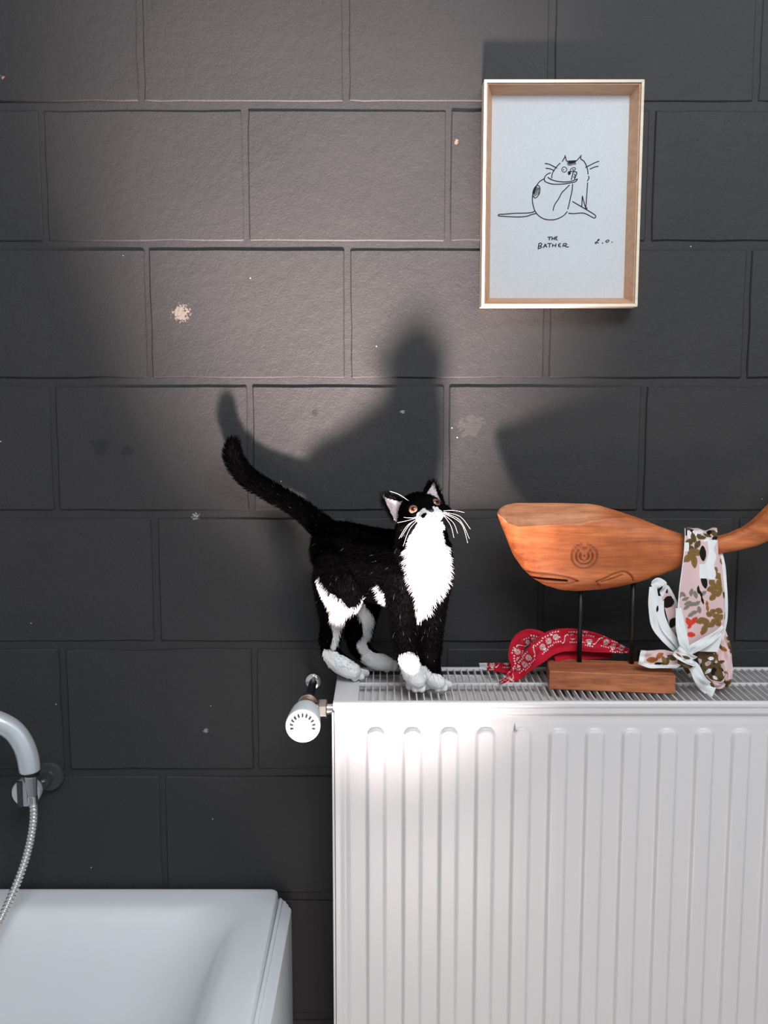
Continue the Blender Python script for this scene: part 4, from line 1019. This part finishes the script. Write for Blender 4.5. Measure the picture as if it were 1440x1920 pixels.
# fur: one mesh of fine tapered hairs, coloured like the coat under each root
polys = np.array([list(p.vertices)[:4] if len(p.vertices) >= 4 else list(p.vertices) + [p.vertices[2]] for p in me.polygons])
Aq = KV[polys]; ar = .5 * (np.linalg.norm(np.cross(Aq[:, 1] - Aq[:, 0], Aq[:, 2] - Aq[:, 0]), axis=1) + np.linalg.norm(np.cross(Aq[:, 2] - Aq[:, 0], Aq[:, 3] - Aq[:, 0]), axis=1))
NH = 62000
fi = np.random.choice(len(polys), NH, p=ar / ar.sum()); ru, rv_ = np.random.rand(NH, 1), np.random.rand(NH, 1)
q = Aq[fi]; root = (q[:, 0] * (1 - ru) + q[:, 1] * ru) * (1 - rv_) + (q[:, 3] * (1 - ru) + q[:, 2] * ru) * rv_
nn = KN[polys[fi, 0]]; base_c = colr[polys[fi, 0]]
SA = np.array([s[0] for s in skel]); SB = np.array([s[1] for s in skel]); SR = np.array([(s[2] + s[3]) / 2 for s in skel]); SF = np.array([s[4] / (np.linalg.norm(s[4]) + 1e-9) for s in skel])
best = np.full(NH, 9.0); flow = np.zeros((NH, 3))
for a, b, r, fl_ in zip(SA, SB, SR, SF):
    ab = b - a; t = np.clip((root - a) @ ab / (ab @ ab + 1e-12), 0, 1); d = np.linalg.norm(root - (a + t[:, None] * ab), axis=1) - r
    k = d < best; best[k] = d[k]; flow[k] = fl_
hd_ = np.linalg.norm((root - HC), axis=1); ishead = hd_ < .050
flow[ishead] = (root[ishead] - hl(0, .045, -.006)); flow[ishead] /= np.linalg.norm(flow[ishead], axis=1)[:, None]
isw_h = base_c[:, 0] > .6
bibc = np.array([p for p, r in white[0]])
kbz = np.argsort(bibc[:, 2]); cxl = np.interp(root[:, 2], bibc[kbz, 2], bibc[kbz, 0])
inbib = isw_h & ~ishead & (chain_dist(root, white[0]) < .002)
offx = (root[:, 0] - cxl) / .03
flow[inbib] = np.stack([np.clip(offx[inbib], -1.2, 1.2) * .9, np.full(inbib.sum(), -.15), np.full(inbib.sum(), -.75)], 1)
flow[inbib] /= np.linalg.norm(flow[inbib], axis=1)[:, None]
flow = flow - nn * (flow * nn).sum(1)[:, None] * .7
ln = np.full(NH, .0088)
px_tail = (root[:, 0] < on_y(598, 985, -.085)[0]) & (root[:, 2] > on_y(598, 1010, -.085)[2])
ln[px_tail] = .0105
paw = root[:, 2] < RZ1 + .055; ln[paw] = .0040
lowpaw = root[:, 2] < RZ1 + .022; ln[lowpaw] = .0022
ln[root[:, 2] < RZ1 + .012] = .0011
ln[inbib] = .0115
ln[ishead] = .0042
loc_h = (root - HC) @ HR
muz = ishead & (loc_h[:, 1] > .026); ln[muz] = .0014
ear_ = ishead & (loc_h[:, 2] > .026) & (np.abs(loc_h[:, 0]) > .016); ln[ear_] = .0030
keep = np.ones(NH, bool)
for e0 in eyeP: keep &= np.linalg.norm(root - e0, axis=1) > .0098
keep &= np.linalg.norm(root - hl(0, .0418, -.0042), axis=1) > .0050
keep &= root[:, 2] > RZ1 + .0035
ein = earin[polys[fi, 0]]; keep &= ~(ein & (np.random.rand(NH) > .45))
ln *= np.random.uniform(.65, 1.25, NH)
dirn = nn * .42 + flow * .85 + np.random.normal(0, .13, (NH, 3)); dirn /= np.linalg.norm(dirn, axis=1)[:, None]
dirm = nn * .62 + flow * .65; dirm /= np.linalg.norm(dirm, axis=1)[:, None]
rad_h = np.where(ishead, .00022, .00028) * np.random.uniform(.8, 1.2, NH)
root = root - nn * .0006
sel = np.where(keep)[0]
root, nn, dirn, dirm, ln, rad_h, base_c, ishead = root[sel], nn[sel], dirn[sel], dirm[sel], ln[sel], rad_h[sel], base_c[sel], ishead[sel]
nh = len(sel); midp = root + dirm * (ln * .5)[:, None]; tipp = root + dirm * (ln * .35)[:, None] + dirn * (ln * .65)[:, None]
s1 = np.cross(dirn, nn); s1 /= np.linalg.norm(s1, axis=1)[:, None] + 1e-9; s2 = np.cross(dirn, s1)
V = np.zeros((nh, 7, 3))
for k in range(3):
    a = 2 * PI * k / 3; o_ = (math.cos(a) * s1 + math.sin(a) * s2) * rad_h[:, None]
    V[:, k] = root + o_; V[:, 3 + k] = midp + o_ * .85
V[:, 6] = tipp
hc_ = base_c.copy(); iswh = hc_[:, 0] > .6
hc_[iswh] *= np.random.uniform(.9, 1.06, (iswh.sum(), 1))
lt = (~iswh) & (np.random.rand(nh) < .003); hc_[lt] = (.10, .095, .09)
fq = np.array([[0, 1, 4, 3], [1, 2, 5, 4], [2, 0, 3, 5]]); ft = np.array([[3, 4, 6], [4, 5, 6], [5, 3, 6]])
base_i = (np.arange(nh) * 7)[:, None, None]
Q4 = (fq[None] + base_i).reshape(-1, 4); T3 = (ft[None] + base_i).reshape(-1, 3)
fm = bpy.data.meshes.new('fur'); fm.vertices.add(nh * 7); fm.vertices.foreach_set('co', (V.reshape(-1, 3) - kb0).ravel())
loops = np.concatenate([Q4.ravel(), T3.ravel()]); fm.loops.add(len(loops)); fm.loops.foreach_set('vertex_index', loops.astype(np.int32))
fm.polygons.add(len(Q4) + len(T3)); starts = np.concatenate([np.arange(len(Q4)) * 4, len(Q4) * 4 + np.arange(len(T3)) * 3]); fm.polygons.foreach_set('loop_start', starts.astype(np.int32))
fm.update(calc_edges=True); fm.validate()
at = fm.color_attributes.new('Col', 'FLOAT_COLOR', 'POINT'); at.data.foreach_set('color', np.repeat(np.concatenate([hc_, np.ones((nh, 1))], 1), 7, 0).astype(np.float32).ravel())
fm.materials.append(M_FUR); fm.polygons.foreach_set('use_smooth', [True] * len(fm.polygons))
fo = bpy.data.objects.new('fur', fm); COL.objects.link(fo); fo.parent = kit; fo['kind'] = 'stuff'
